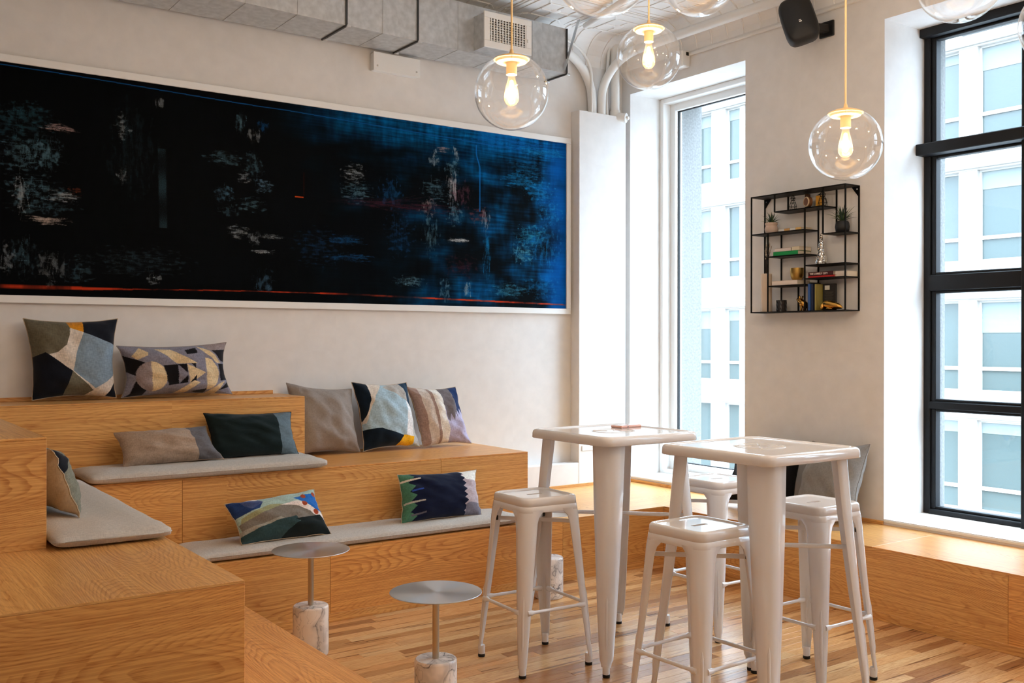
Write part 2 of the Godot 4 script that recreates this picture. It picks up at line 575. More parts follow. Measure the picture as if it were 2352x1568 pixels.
func floor_and_ceiling() -> void:
	var fl := struct("floor")
	obj("slab", MB.new().span(Vector3(XL, -0.25, ZA), Vector3(XB + 0.73, -0.02, ZF)), M.floor_base, fl)
	# oak strips: meshes shared by length and cut of the grain
	var pw := 0.064
	var lens := [0.45, 0.7, 0.95, 1.25]
	var shared := []
	for l in lens:
		var row := []
		for k in 5:
			var off := Vector2(rng.randf_range(0.0, 1.1), rng.randf_range(0.0, 0.8))
			row.append(MB.new().box(Vector3(l / 2, -0.01, 0), Vector3(l - 0.0012, 0.02, pw - 0.0012), 0.0007, 0, off + Vector2(0.05, 0.05)).mesh())
		shared.append(row)
	var x0 := 1.52
	var rows := int(ceil((Z1 + 2.05) / -pw))
	var many := MB.new()
	for r in rows:
		var z := Z1 + pw * (r + 0.5)
		var x := x0 - rng.randf_range(0.0, 0.4)
		while x < XW:
			var k := rng.randi_range(0, 3)
			var o := obj("plank", shared[k][rng.randi_range(0, 4)], M["plank%d" % rng.randi_range(0, 5)], fl)
			o.position = Vector3(x, rng.randf_range(-0.0006, 0.0), z)
			x += lens[k]
	var zz := Z1 + pw * (rows + 0.5)
	while zz < ZF:
		var x := XL - rng.randf_range(0.0, 0.8)
		while x < XB:
			var l: float = lens[rng.randi_range(0, 3)]
			many.box(Vector3(clampf(x + l / 2, XL + l / 2, XB - l / 2), -0.01, zz), Vector3(l - 0.0012, 0.02, pw - 0.0012), 0.0, 0, Vector2(rng.randf_range(0, 2), rng.randf_range(0, 0.8)))
			x += l
		zz += pw
	obj("plank_field", many, M.plank0, fl).set_meta("kind", "stuff")
	# pressed tin ceiling
	var ce := struct("ceiling")
	obj("slab", MB.new().span(Vector3(XL, YC + 0.012, ZA), Vector3(XB, YC + 0.3, ZF)), M.ceiling, ce)
	var t := MB.new()
	var q := 0.598
	t.box(Vector3(0, 0.006, 0), Vector3(q, 0.012, q), 0.002)
	for e in [[0.285, 0.012, 0.008], [0.235, 0.008, 0.006], [0.13, 0.012, 0.008]]:   # raised squares
		var r: float = e[0]
		var w: float = e[1]
		for sg in [-1, 1]:
			t.box(Vector3(0, -e[2] / 2, sg * r), Vector3(2 * r + w, e[2], w), 0.003)
			t.box(Vector3(sg * r, -e[2] / 2, 0), Vector3(w, e[2], 2 * r - w), 0.003)
	for a in 4:
		var d := Vector3(1, 0, 0).rotated(Vector3.UP, PI / 4 + a * PI / 2)
		t.bar(d * 0.19 + Vector3(0, -0.003, 0), d * 0.33 + Vector3(0, -0.003, 0), 0.014, 0.008, 0.002)
		var d2 := Vector3(1, 0, 0).rotated(Vector3.UP, a * PI / 2)
		t.bar(d2 * 0.02 + Vector3(0, -0.003, 0), d2 * 0.12 + Vector3(0, -0.003, 0), 0.016, 0.008, 0.002)
	t.lathe([Vector2(0, -0.012), Vector2(0.02, -0.011), Vector2(0.034, -0.006), Vector2(0.045, 0.0)], 16)
	var tin := t.mesh()
	for i in 11:
		for j in 18:
			var at := Vector3(XB - 0.35 - 0.6 * i, YC, ZA + 0.35 + 0.6 * j)
			if at.x > XL + 0.2 and at.z < ZF - 0.2:
				obj("tin_panel", tin, M.ceiling, ce).position = at
	# coves where walls and ceiling meet, with pressed ribs
	for n in 2:
		var cove := struct("trim_%d" % (n + 1))
		var prof := PackedVector2Array()
		prof.append(Vector2(0, 0))
		for k in 9:
			var a := PI / 2 * k / 8
			prof.append(Vector2(0.2 * (1.0 - sin(a)), -0.22 * (1.0 - cos(a))))
		prof.append(Vector2(0.0, -0.22))
		var m := MB.new()
		var length: float = (XB - XL) if n == 0 else (ZF - ZA)
		if n == 0:   # painting wall: profile x -> +z, pulled along x
			m.xf = Transform3D(Basis(Vector3(0, 0, 1), Vector3(0, 1, 0), Vector3(-1, 0, 0)), Vector3(XB, YC, ZA))
		else:        # window wall: profile x -> -x, pulled along z
			m.xf = Transform3D(Basis(Vector3(-1, 0, 0), Vector3(0, 1, 0), Vector3(0, 0, -1)), Vector3(XB, YC, ZF))
		m.prism(prof, 0.0, length)
		obj("cove", m, M.ceiling, cove)
		var ribs := MB.new()
		ribs.xf = m.xf
		var count := int(length / 0.15)
		for k in count:
			var p := 0.075 + k * 0.15
			var path := []
			for a in 6:
				var an := PI / 2 * a / 5
				path.append(Vector3(0.2 * (1.0 - sin(an)) + 0.001, -0.22 * (1.0 - cos(an)) - 0.001, p))
			ribs.tube(path, 0.006, 5)
		var ro := obj("rib", ribs, M.ceiling, cove)
		ro.set_meta("kind", "stuff")

func oak() -> Material:
	return M["oak%d" % rng.randi_range(0, 3)]

func uvo() -> Vector2:
	return Vector2(rng.randf_range(0.0, 2.5), rng.randf_range(0.0, 0.62))

func panels(t: Node3D, called: String, a: Vector3, b: Vector3, axis: int, cuts: Array) -> void:   # a board cut into sheets along an axis
	var at: Array = [a[axis]] + cuts + [b[axis]]
	for i in at.size() - 1:
		var p := a
		var q := b
		p[axis] = at[i] + (0.0007 if i > 0 else 0.0)
		q[axis] = at[i + 1] - (0.0007 if i + 2 < at.size() else 0.0)
		obj(called, MB.new().span(p, q, 0.0012, axis, uvo() - Vector2(p[axis], 0)), oak(), t)

func tiers() -> void:
	var g := "oak tiers of the stepped seating"
	# along the painting wall
	var t := thing("tiered_bench", "long oak bench, lowest tier below the painting, with a linen pad on top", "bench", Vector3.ZERO, 0, g)
	panels(t, "front_panel", Vector3(1.51, 0.0, Z1 - 0.02), Vector3(3.86, H1 - 0.0095, Z1), 0, [2.29])
	panels(t, "top_panel", Vector3(1.51, H1 - 0.009, Z2 - 0.03), Vector3(3.86, H1, Z1), 0, [2.6])
	panels(t, "kick_board", Vector3(1.51, 0.0, Z1), Vector3(3.86, 0.045, Z1 + 0.008), 0, [])
	t = thing("tiered_bench", "oak bench, middle tier below the painting, with three square pillows at its open end", "bench", Vector3.ZERO, 0, g)
	panels(t, "front_panel", Vector3(1.09, H1, Z2 - 0.02), Vector3(3.86, H2 - 0.0095, Z2), 0, [1.62, 3.2])
	panels(t, "top_panel", Vector3(1.09, H2 - 0.009, ZA), Vector3(3.86, H2, Z2), 0, [2.05])
	panels(t, "end_panel", Vector3(3.84, H1, ZA), Vector3(3.86, H2 - 0.0095, Z2 - 0.02), 2, [])
	t = thing("tiered_bench", "oak bench, top tier below the painting, with two pillows against the wall", "bench", Vector3.ZERO, 0, g)
	panels(t, "front_panel", Vector3(0.69, H2, Z3 - 0.02), Vector3(2.47, H3 - 0.0095, Z3), 0, [])
	panels(t, "top_panel", Vector3(0.2, H3 - 0.009, ZA), Vector3(2.47, H3, Z3), 0, [])
	panels(t, "end_panel", Vector3(2.45, H2, ZA), Vector3(2.47, H3 - 0.0095, Z3 - 0.02), 2, [])
	panels(t, "wall_strip", Vector3(0.2, H3, ZA), Vector3(2.42, H3 + 0.022, ZA + 0.014), 0, [])
	# along the left side
	t = thing("tiered_bench", "oak bench, lowest tier at the side beside the marble-based table", "bench", Vector3.ZERO, 0, g)
	panels(t, "front_panel", Vector3(1.49, 0.0, Z1), Vector3(1.51, H1 - 0.0095, -1.2), 2, [-3.6])
	panels(t, "top_panel", Vector3(1.091, H1 - 0.009, Z1 - 0.3), Vector3(1.51, H1, -1.2), 2, [-2.78])
	panels(t, "end_panel", Vector3(1.091, 0.0, -1.22), Vector3(1.49, H1 - 0.0095, -1.2), 0, [])
	t = thing("tiered_bench", "oak bench, middle tier at the side, bare wood top in front of its linen pad", "bench", Vector3.ZERO, 0, g)
	panels(t, "side_panel", Vector3(1.07, H1, Z2), Vector3(1.09, H2 - 0.0095, -2.96), 2, [])
	panels(t, "top_panel", Vector3(-0.3, H2 - 0.009, Z2 + 0.001), Vector3(1.089, H2, -2.94), 2, [])
	panels(t, "end_panel", Vector3(-0.3, 0.0, -2.96), Vector3(1.09, H2 - 0.0095, -2.94), 0, [])
	t = thing("tiered_bench", "oak bench, top tier at the side, plain block with a bare top", "bench", Vector3.ZERO, 0, g)
	panels(t, "side_panel", Vector3(0.67, H2, Z3), Vector3(0.69, H3 - 0.0095, -3.8), 2, [])
	panels(t, "top_panel", Vector3(-0.3, H3 - 0.009, Z3 + 0.001), Vector3(0.69, H3, -3.78), 2, [])
	panels(t, "end_panel", Vector3(-0.3, H2, -3.8), Vector3(0.69, H3 - 0.0095, -3.78), 0, [])
	# corner platform and window bench
	t = thing("corner_platform", "low oak platform in the room corner under the white-framed window", "platform")
	panels(t, "front_panel", Vector3(3.861, 0.0, Z1 - 0.02), Vector3(XW, H1 - 0.0095, Z1), 0, [])
	panels(t, "top_panel", Vector3(3.861, H1 - 0.009, ZA), Vector3(XB, H1, Z1), 0, [])
	panels(t, "kick_board", Vector3(3.861, 0.0, Z1), Vector3(XW, 0.045, Z1 + 0.008), 0, [])
	panels(t, "wall_strip", Vector3(4.0, H1, ZA + 0.098), Vector3(XB - 0.014, H1 + 0.022, ZA + 0.112), 0, [])
	panels(t, "wall_strip", Vector3(XB - 0.014, H1, ZA + 0.11), Vector3(XB, H1 + 0.022, Z1), 2, [])
	t = thing("window_bench", "long low oak bench running under the windows", "bench")
	panels(t, "front_panel", Vector3(XW, 0.0, Z1), Vector3(XW + 0.02, H1 - 0.0095, 3.0), 2, [-2.55, -0.1])
	panels(t, "top_panel", Vector3(XW, H1 - 0.009, Z1 + 0.001), Vector3(XB, H1, 3.0), 2, [-3.3, -0.9])
	panels(t, "kick_board", Vector3(XW - 0.008, 0.0, Z1 + 0.009), Vector3(XW, 0.045, 3.0), 2, [])
	panels(t, "wall_strip", Vector3(XB - 0.014, H1, Z1 + 0.001), Vector3(XB, H1 + 0.022, W2[0]), 2, [])
	panels(t, "wall_strip", Vector3(XB - 0.014, H1, W2[1]), Vector3(XB, H1 + 0.022, W3[0]), 2, [])

func windows() -> void:
	# white painted window in the corner
	var w := struct("window_1")
	var z0: float = W1[0]
	var z1: float = W1[1]
	for e in [[0.32, 0.42, 0.0, 0.04], [0.4, 0.48, 0.035, 0.095]]:   # outer frame, sash: depth from, to, width from, to
		var m := MB.new()
		var xa: float = XB + e[0]
		var xb: float = XB + e[1]
		var i: float = e[2]
		var o: float = e[3]
		m.span(Vector3(xa, YS + i, z0 + i), Vector3(xb, YT - i, z0 + o), 0.004)
		m.span(Vector3(xa, YS + i, z1 - o), Vector3(xb, YT - i, z1 - i), 0.004)
		m.span(Vector3(xa, YT - o, z0 + o), Vector3(xb, YT - i, z1 - o), 0.004)
		m.span(Vector3(xa, YS + i, z0 + o), Vector3(xb, YS + o, z1 - o), 0.004)
		obj("frame" if i == 0.0 else "sash", m, M.trim, w)
	obj("pane", MB.new().span(Vector3(XB + 0.44, YS + 0.09, z0 + 0.09), Vector3(XB + 0.446, YT - 0.09, z1 - 0.09)), M.glass, w)
	var gk := MB.new()   # dark glazing seal
	var gi := 0.095
	gk.span(Vector3(XB + 0.43, YS + gi, z0 + gi), Vector3(XB + 0.455, YT - gi, z0 + gi + 0.006))
	gk.span(Vector3(XB + 0.43, YS + gi, z1 - gi - 0.006), Vector3(XB + 0.455, YT - gi, z1 - gi))
	gk.span(Vector3(XB + 0.43, YT - gi - 0.006, z0 + gi + 0.006), Vector3(XB + 0.455, YT - gi, z1 - gi - 0.006))
	gk.span(Vector3(XB + 0.43, YS + gi, z0 + gi + 0.006), Vector3(XB + 0.455, YS + gi + 0.006, z1 - gi - 0.006))
	obj("glazing_seal", gk, M.rubber, w)
	obj("sill", MB.new().span(Vector3(XB - 0.005, YS - 0.005, z0 + 0.001), Vector3(XB + 0.36, YS + 0.012, z1 - 0.001), 0.004), M.trim, w)
	# black steel windows
	var n := 2
	for ww in [W2, W3, W4]:
		w = struct("window_%d" % n)
		n += 1
		z0 = ww[0]; z1 = ww[1]
		var zm := (z0 + z1) * 0.5 + 0.075
		var xa := XB + 0.41
		var xb := XB + 0.48
		var m := MB.new()
		m.span(Vector3(xa, YS - 0.02, z0), Vector3(xb, YT, z0 + 0.045), 0.004)
		m.span(Vector3(xa, YS - 0.02, z1 - 0.045), Vector3(xb, YT, z1), 0.004)
		m.span(Vector3(xa - 0.03, YS - 0.02, zm - 0.045), Vector3(xb, YT, zm + 0.045), 0.004)
		obj("frame", m, M.black_frame, w)
		obj("head_rail", MB.new().span(Vector3(xa - 0.05, YT - 0.055, z0 - 0.001), Vector3(xb, YT + 0.001, z1), 0.005), M.black_frame, w)
		obj("transom_ledge", MB.new().span(Vector3(xa - 0.09, 2.655, z0 - 0.001), Vector3(xb, 2.725, z1), 0.005), M.black_frame, w)
		obj("meeting_rail", MB.new().span(Vector3(xa - 0.01, 1.813, z0 + 0.04), Vector3(xb, 1.912, z1 - 0.04), 0.005), M.black_frame, w)
		obj("glazing_bar", MB.new().span(Vector3(xa - 0.005, 1.076, z0 + 0.04), Vector3(xb, 1.122, z1 - 0.04), 0.005), M.black_frame, w)
		obj("bottom_rail", MB.new().span(Vector3(xa - 0.01, YS - 0.02, z0 + 0.04), Vector3(xb, YS + 0.03, z1 - 0.04), 0.005), M.black_frame, w)
		var rows := [YS + 0.03, 1.076, 1.122, 1.813, 1.912, 2.655, 2.725, YT - 0.055]
		for half in 2:
			var pa: float = z0 + 0.045 if half == 0 else zm + 0.045
			var pb: float = zm - 0.045 if half == 0 else z1 - 0.045
			for r in 4:
				var ya: float = rows[r * 2]
				var yb: float = rows[r * 2 + 1]
				var s := MB.new()   # inner sash beads
				s.span(Vector3(xa + 0.015, ya, pa), Vector3(xb, yb, pa + 0.03), 0.004)
				s.span(Vector3(xa + 0.015, ya, pb - 0.018), Vector3(xb, yb, pb), 0.004)
				s.span(Vector3(xa + 0.015, ya, pa + 0.03), Vector3(xb, ya + 0.016, pb - 0.018), 0.004)
				s.span(Vector3(xa + 0.015, yb - 0.016, pa + 0.03), Vector3(xb, yb, pb - 0.018), 0.004)
				obj("sash", s, M.black_frame, w)
				obj("pane", MB.new().span(Vector3(xb - 0.02, ya + 0.01, pa + 0.02), Vector3(xb - 0.014, yb - 0.01, pb - 0.01)), M.glass, w)
		obj("sill", MB.new().span(Vector3(XB - 0.004, YS - 0.022, z0 + 0.001), Vector3(xa + 0.02, YS - 0.004, z1 - 0.001), 0.003), M.trim, w)

func across_the_street() -> void:
	var b := thing("office_building", "white panelled office building with pale blue windows across the street", "building", Vector3(26, 0, -18))
	var rails := [-5.8, -2.5, 0.75, 4.3, 7.66]
	var lights := [[-31.5, -29.9], [-29.3, -27.7], [-27.2, -26.55], [-26.35, -25.75], [-25.4, -24.72], [-24.06, -23.45], [-23.23, -22.6], [-22.0, -20.3], [-19.7, -18.0], [-17.4, -16.6], [-16.4, -15.48], [-14.94, -13.2], [-12.6, -10.9], [-10.3, -8.6]]
	var lo := -0.66
	var hi := 1.85
	var oz := 18.0
	for r in rails.size():
		var y: float = rails[r]
		var top: float = (rails[r + 1] + lo) if r + 1 < rails.size() else y + hi + 1.9
		var sp := obj("spandrel", MB.new().span(Vector3(0, y + hi, -34 + oz), Vector3(0.6, top, -8 + oz), 0.02), M.facade, b)
		obj("ledge", MB.new().span(Vector3(-0.08, y + hi + 0.05, -34 + oz), Vector3(0, y + hi + 0.16, -8 + oz), 0.02), M.facade, sp)
		for i in lights.size() + 1:
			var za: float = -34.0 if i == 0 else lights[i - 1][1]
			var zb: float = -8.0 if i == lights.size() else lights[i][0]
			obj("pier", MB.new().span(Vector3(0.02 if zb - za > 0.3 else 0.08, y + lo, za + oz), Vector3(0.6, y + hi, zb + oz), 0.01), M.facade, b)
		if y < -5.0 or y > 10.0:
			continue
		for i in lights.size():
			var za: float = lights[i][0] + oz
			var zb: float = lights[i][1] + oz
			var m := MB.new()
			m.span(Vector3(0.14, y + lo, za), Vector3(0.24, y + hi, za + 0.06))
			m.span(Vector3(0.14, y + lo, zb - 0.06), Vector3(0.24, y + hi, zb))
			m.span(Vector3(0.145, y - 0.05, za + 0.06), Vector3(0.24, y + 0.05, zb - 0.06))
			m.span(Vector3(0.145, y + lo, za + 0.06), Vector3(0.24, y + lo + 0.08, zb - 0.06))
			m.span(Vector3(0.145, y + hi - 0.06, za + 0.06), Vector3(0.24, y + hi, zb - 0.06))
			var win := obj("window", m, M.facade_frame, b)
			obj("pane", MB.new().span(Vector3(0.2, y + lo, za + 0.03), Vector3(0.23, y + hi, zb - 0.03)), M.facade_glass, win)
			if rng.randf() < 0.6:
				var drop := rng.randf_range(0.3, 0.9)
				obj("blind", MB.new().span(Vector3(0.185, y + hi - drop, za + 0.05), Vector3(0.199, y + hi - 0.05, zb - 0.05)), M.facade_blind, win)
	obj("core", MB.new().span(Vector3(0.6, -9, -34 + oz), Vector3(8, 11.3, -8 + oz)), M.facade, b)
	obj("base_wall", MB.new().span(Vector3(0, -9, -34 + oz), Vector3(0.6, -5.8 + lo, -8 + oz)), M.facade, b)
	var st := struct("street")
	obj("road", MB.new().span(Vector3(XB + 0.72, -9.4, -60), Vector3(40, -9, 40)), M.street, st)

# ---------------------------------------------------------------- metal tables and stools
func rsq(half: float, r: float, y: float, k := 6) -> Array:   # rounded square outline at height y, closed, with uv
	var out := []
	for c in 4:
		var sx: float = [1, -1, -1, 1][c]
		var sz: float = [1, 1, -1, -1][c]
		for i in k + 1:
			var a := PI / 2 * (c + float(i) / k)
			out.append([Vector3(sx * (half - r) + cos(a) * r, y, sz * (half - r) + sin(a) * r), Vector2(float(c * (k + 1) + i) / (4 * (k + 1)), y)])
	out.append(out[0])
	return out

func slot(a: float, b: float, y: float, k := 6) -> Array:
	var out := []
	var guide := rsq(0.1, 0.03, y, k)
	for i in 4 * (k + 1):
		var an: float = atan2(guide[i][0].z, guide[i][0].x)
		out.append([Vector3(signf(cos(an)) * pow(absf(cos(an)), 0.7) * a, y, signf(sin(an)) * pow(absf(sin(an)), 0.5) * b), Vector2(float(i) / (4 * (k + 1)), y)])
	out.append(out[0])
	return out

func angle_leg(sx: float, sz: float, levels: Array) -> MB:   # folded sheet leg: levels of [y, half, flange, corner radius]
	var m := MB.new()
	var th := 0.005
	var rings := []
	for l in levels:
		var h: float = l[1]
		var w: float = l[2]
		var rc: float = l[3]
		var pts := []
		pts.append(Vector2(h - 0.004, h - w))
		pts.append(Vector2(h, h - w + 0.002))
		for i in 7:
			var a := PI / 2 * i / 6
			pts.append(Vector2(h - rc + cos(a) * rc, h - rc + sin(a) * rc))
		pts.append(Vector2(h - w + 0.002, h))
		pts.append(Vector2(h - w, h - 0.004))
		pts.append(Vector2(h - w + 0.002, h - th))
		for i in 7:
			var a := PI / 2 * (6 - i) / 6
			pts.append(Vector2(h - rc + cos(a) * (rc - th), h - rc + sin(a) * (rc - th)))
		pts.append(Vector2(h - th, h - w + 0.002))
		pts.append(pts[0])
		var ring := []
		for i in pts.size():
			ring.append([Vector3(pts[i].x * sx, l[0], pts[i].y * sz), Vector2(float(i) / pts.size(), l[0])])
		rings.append(ring)
	m.loft(rings, 1)
	m.orient(0)
	return m

func leg_parts(t: Node3D, levels: Array, rib_top: float) -> void:
	var low: Array = levels[-1]
	for sx in [-1.0, 1.0]:
		for sz in [-1.0, 1.0]:
			var leg := obj("leg", angle_leg(sx, sz, levels), M.white_enamel, t)
			# pressed rib down the corner
			var path := []
			var rad := []
			for i in 9:
				var f := float(i) / 8
				var y := lerpf(rib_top, low[0] + 0.07, f)
				var lv := level_at(levels, y)
				var d: float = lv[0] - lv[2] * 0.293 - 0.0015
				path.append(Vector3(sx * d, y, sz * d))
				rad.append(0.0065 if i > 0 and i < 8 else 0.002)
			obj("rib", MB.new().tube(path, rad, 8), M.white_enamel, leg)
			var f2: float = low[1] - 0.0175
			var m := MB.new()
			m.xf.origin = Vector3(sx * f2, 0, sz * f2)
			m.lathe([Vector2(0, 0.012), Vector2(0.0155, 0.012), Vector2(0.017, 0.05), Vector2(0.015, 0.056), Vector2(0, 0.056)], 14)
			obj("foot_cup", m, M.white_enamel, leg)
			m = MB.new()
			m.xf.origin = Vector3(sx * f2, 0, sz * f2)
			m.lathe([Vector2(0, 0), Vector2(0.0155, 0), Vector2(0.0168, 0.003), Vector2(0.0168, 0.014), Vector2(0, 0.014)], 14)
			obj("rubber_foot", m, M.rubber, leg)

func level_at(levels: Array, y: float) -> Array:
	for i in levels.size() - 1:
		var a: Array = levels[i]
		var b: Array = levels[i + 1]
		if y <= a[0] and y >= b[0]:
			var f := inverse_lerp(a[0], b[0], y)
			return [lerpf(a[1], b[1], f), lerpf(a[2], b[2], f), lerpf(a[3], b[3], f)]
	return [levels[-1][1], levels[-1][2], levels[-1][3]]

func make_stool(label: String, at: Vector3, turn: float) -> Node3D:
	var t := thing("bar_stool", label, "stool", at, turn, "white metal bar stools")
	var m := MB.new()
	m.loft([slot(0.047, 0.0125, 0.762), slot(0.047, 0.0125, 0.780)], 3)
	m.loft([slot(0.047, 0.0125, 0.780), rsq(0.118, 0.03, 0.780)], 4)
	m.loft([rsq(0.118, 0.03, 0.780), rsq(0.126, 0.034, 0.782), rsq(0.131, 0.036, 0.7855), rsq(0.138, 0.038, 0.7865), rsq(0.1455, 0.04, 0.7835), rsq(0.1495, 0.042, 0.777), rsq(0.1505, 0.043, 0.768), rsq(0.1520, 0.043, 0.748), rsq(0.1495, 0.042, 0.7475), rsq(0.146, 0.04, 0.766), rsq(0.12, 0.03, 0.774), slot(0.047, 0.0125, 0.762)], 1)
	m.orient(0)
	obj("seat", m, M.white_enamel, t)
	m = MB.new()
	m.loft([rsq(0.1485, 0.042, 0.752), rsq(0.1528, 0.044, 0.7475), rsq(0.1565, 0.045, 0.722), rsq(0.1555, 0.044, 0.720), rsq(0.1525, 0.043, 0.722), rsq(0.1485, 0.042, 0.752)], 1)
	m.orient(0)
	obj("apron", m, M.white_enamel, t)
	var lv := [[0.746, 0.1530, 0.118, 0.045], [0.72, 0.1568, 0.1, 0.046], [0.70, 0.159, 0.082, 0.046], [0.67, 0.161, 0.073, 0.045], [0.5, 0.1715, 0.062, 0.04], [0.3, 0.184, 0.05, 0.034], [0.12, 0.1945, 0.036, 0.026], [0.045, 0.199, 0.03, 0.019]]
	leg_parts(t, lv, 0.36)
	for k in 2:   # crossed braces under the seat
		var sg: float = [1, -1][k]
		var y := 0.662 - 0.007 * k
		var e := 0.142
		obj("brace", MB.new().bar(Vector3(-e, y, -e * sg), Vector3(e, y, e * sg), 0.005, 0.018, 0.001), M.white_enamel, t)
		for q in [-1.0, 1.0]:
			obj("bumper", MB.new().box(Vector3(q * 0.1325, y, q * 0.1325 * sg), Vector3(0.02, 0.022, 0.02), 0.003), M.rubber, t)
	for k in 4:   # foot rungs with flattened ends
		var a: Vector3 = [Vector3(-1, 0, 1), Vector3(1, 0, 1), Vector3(1, 0, -1), Vector3(-1, 0, -1)][k]
		var b: Vector3 = [Vector3(1, 0, 1), Vector3(1, 0, -1), Vector3(-1, 0, -1), Vector3(-1, 0, 1)][k]
		var d := 0.184
		var inn: Vector3 = (a + b) * 0.5 * (d - 0.004)
		var half: Vector3 = (b - a) * 0.5 * (d - 0.028)
		var y := Vector3(0, 0.282, 0)
		var pts := []
		var rad := []
		for f in [[-1.0, 0.013], [-0.86, 0.013], [-0.74, 0.0078], [0.74, 0.0078], [0.86, 0.013], [1.0, 0.013]]:
			pts.append(inn + half * f[0] + y)
			rad.append(f[1])
		obj("foot_rung", MB.new().tube(pts, rad, 10), M.white_enamel, t)
	return t

func make_table(label: String, at: Vector3, turn: float, top: float) -> Node3D:
	var t := thing("bar_table", label, "table", at, turn, "white metal bar tables")
	var m := MB.new()
	var rings := []
	for e in [[0.02, 0.015, -0.006], [0.15, 0.03, -0.006], [0.262, 0.035, -0.006], [0.268, 0.036, -0.005], [0.272, 0.038, -0.001], [0.279, 0.04, 0.0], [0.287, 0.042, -0.003], [0.293, 0.044, -0.01], [0.295, 0.045, -0.02], [0.296, 0.046, -0.041], [0.293, 0.045, -0.044], [0.289, 0.044, -0.04], [0.285, 0.042, -0.012], [0.02, 0.015, -0.012]]:
		rings.append(rsq(e[0], e[1], top + e[2]))
	m.loft(rings.slice(0, 3), 4)
	m.loft(rings.slice(2), 1)
	m.box(Vector3(0, top - 0.009, 0), Vector3(0.042, 0.006, 0.042))
	m.orient(0)
	obj("tabletop", m, M.white_enamel, t)
	var ring := []
	for k in 49:
		var a := TAU * k / 48
		ring.append(Vector3(cos(a) * 0.105, top - 0.0058, sin(a) * 0.105))
	var em := obj("embossed_ring", MB.new().tube(ring, 0.0015, 6, false), M.white_enamel, t)
	var cross := MB.new()
	for k in 4:
		var d := Vector3(1, 0, 0).rotated(Vector3.UP, PI / 4 + k * PI / 2)
		cross.bar(d * 0.03 + Vector3(0, top - 0.0055, 0), d * 0.1 + Vector3(0, top - 0.0055, 0), 0.006, 0.004, 0.0015)
	obj("embossed_cross", cross, M.white_enamel, em)
	var lv := [[top - 0.02, 0.262, 0.108, 0.06], [0.8, 0.276, 0.098, 0.056], [0.5, 0.295, 0.08, 0.048], [0.25, 0.3105, 0.062, 0.04], [0.12, 0.318, 0.05, 0.034], [0.075, 0.3205, 0.045, 0.032], [0.062, 0.3205, 0.036, 0.026], [0.045, 0.322, 0.032, 0.02]]
	leg_parts(t, lv, 0.36)
	for k in 2:   # crossed tie rods
		var sg: float = [1, -1][k]
		var y := 0.66 - 0.016 * k
		var e := 0.268
		obj("tie_rod", MB.new().tube([Vector3(-e, y, -e * sg), Vector3(-e * 0.93, y, -e * 0.93 * sg), Vector3(e * 0.93, y, e * 0.93 * sg), Vector3(e, y, e * sg)], [0.005, 0.0095, 0.0095, 0.005], 10), M.white_enamel, t)
	return t

func side_table(label: String, at: Vector3, turn: float) -> void:
	var t := thing("side_table", label, "side table", at, turn, "steel disc side tables on marble bases")
	var m := MB.new()
	m.lathe([Vector2(0, 0.0), Vector2(0.078, 0.0), Vector2(0.083, 0.004), Vector2(0.0845, 0.01), Vector2(0.0845, 0.226), Vector2(0.083, 0.232), Vector2(0.079, 0.236), Vector2(0.0, 0.236)], 48)
	obj("marble_base", m, M.marble, t)
	obj("post", MB.new().lathe([Vector2(0, 0.23), Vector2(0.0135, 0.23), Vector2(0.0135, 0.494), Vector2(0, 0.494)], 24), M.post, t)
	obj("steel_top", MB.new().lathe([Vector2(0.0, 0.494), Vector2(0.17, 0.494), Vector2(0.181, 0.4965), Vector2(0.184, 0.499), Vector2(0.183, 0.5005), Vector2(0.178, 0.5005), Vector2(0.09, 0.499), Vector2(0.001, 0.498), Vector2(0.0, 0.498)], 64), M.steel, t)

func furniture() -> void:
	make_table("white metal bar table with a pink phone lying on its top", Vector3(3.225, 0, -3.705), 0.0, 1.065)
	make_table("white metal bar table with a bare glossy top marked by a cross in a ring", Vector3(3.225, 0, -2.79), 0.015, 1.07)
	make_stool("white metal bar stool at the phone's table, next to the low side tables", Vector3(2.80, 0, -3.775), -0.06)
	make_stool("white metal bar stool at the bare table, on the side away from the windows", Vector3(2.86, 0, -2.775), 0.03)
	make_stool("white metal bar stool between the bare table and the window bench with the grey pillow", Vector3(3.69, 0, -2.88), 0.0)
	make_stool("white metal bar stool in front of the corner platform, beside the black pillow", Vector3(3.895, 0, -3.655), 0.0)
	side_table("round steel side table on marble standing close to the linen-padded lowest tier", Vector3(1.978, 0, -4.46), 0.6)
	side_table("round steel side table on marble standing free on the floor beside a bar stool", Vector3(2.055, 0, -3.43), 2.4)
	side_table("round steel side table on marble behind the bar stool, against the lowest tier", Vector3(3.56, 0, -4.66), 4.0)
	var p := thing("phone", "phone in a pale pink case lying on the white bar table", "phone", Vector3(3.42, 1.059, -3.83), 0.12)
	obj("case", MB.new().box(Vector3(0, 0.006, 0), Vector3(0.155, 0.012, 0.076), 0.0045), M.pink, p)
	obj("screen", MB.new().box(Vector3(0, 0.0122, 0), Vector3(0.144, 0.001, 0.066), 0.0004), mat(rgb(206, 178, 170), 0.12), p)
	obj("button", MB.new().box(Vector3(-0.03, 0.006, 0.0385), Vector3(0.012, 0.003, 0.002), 0.0006), M.black_plastic, p)

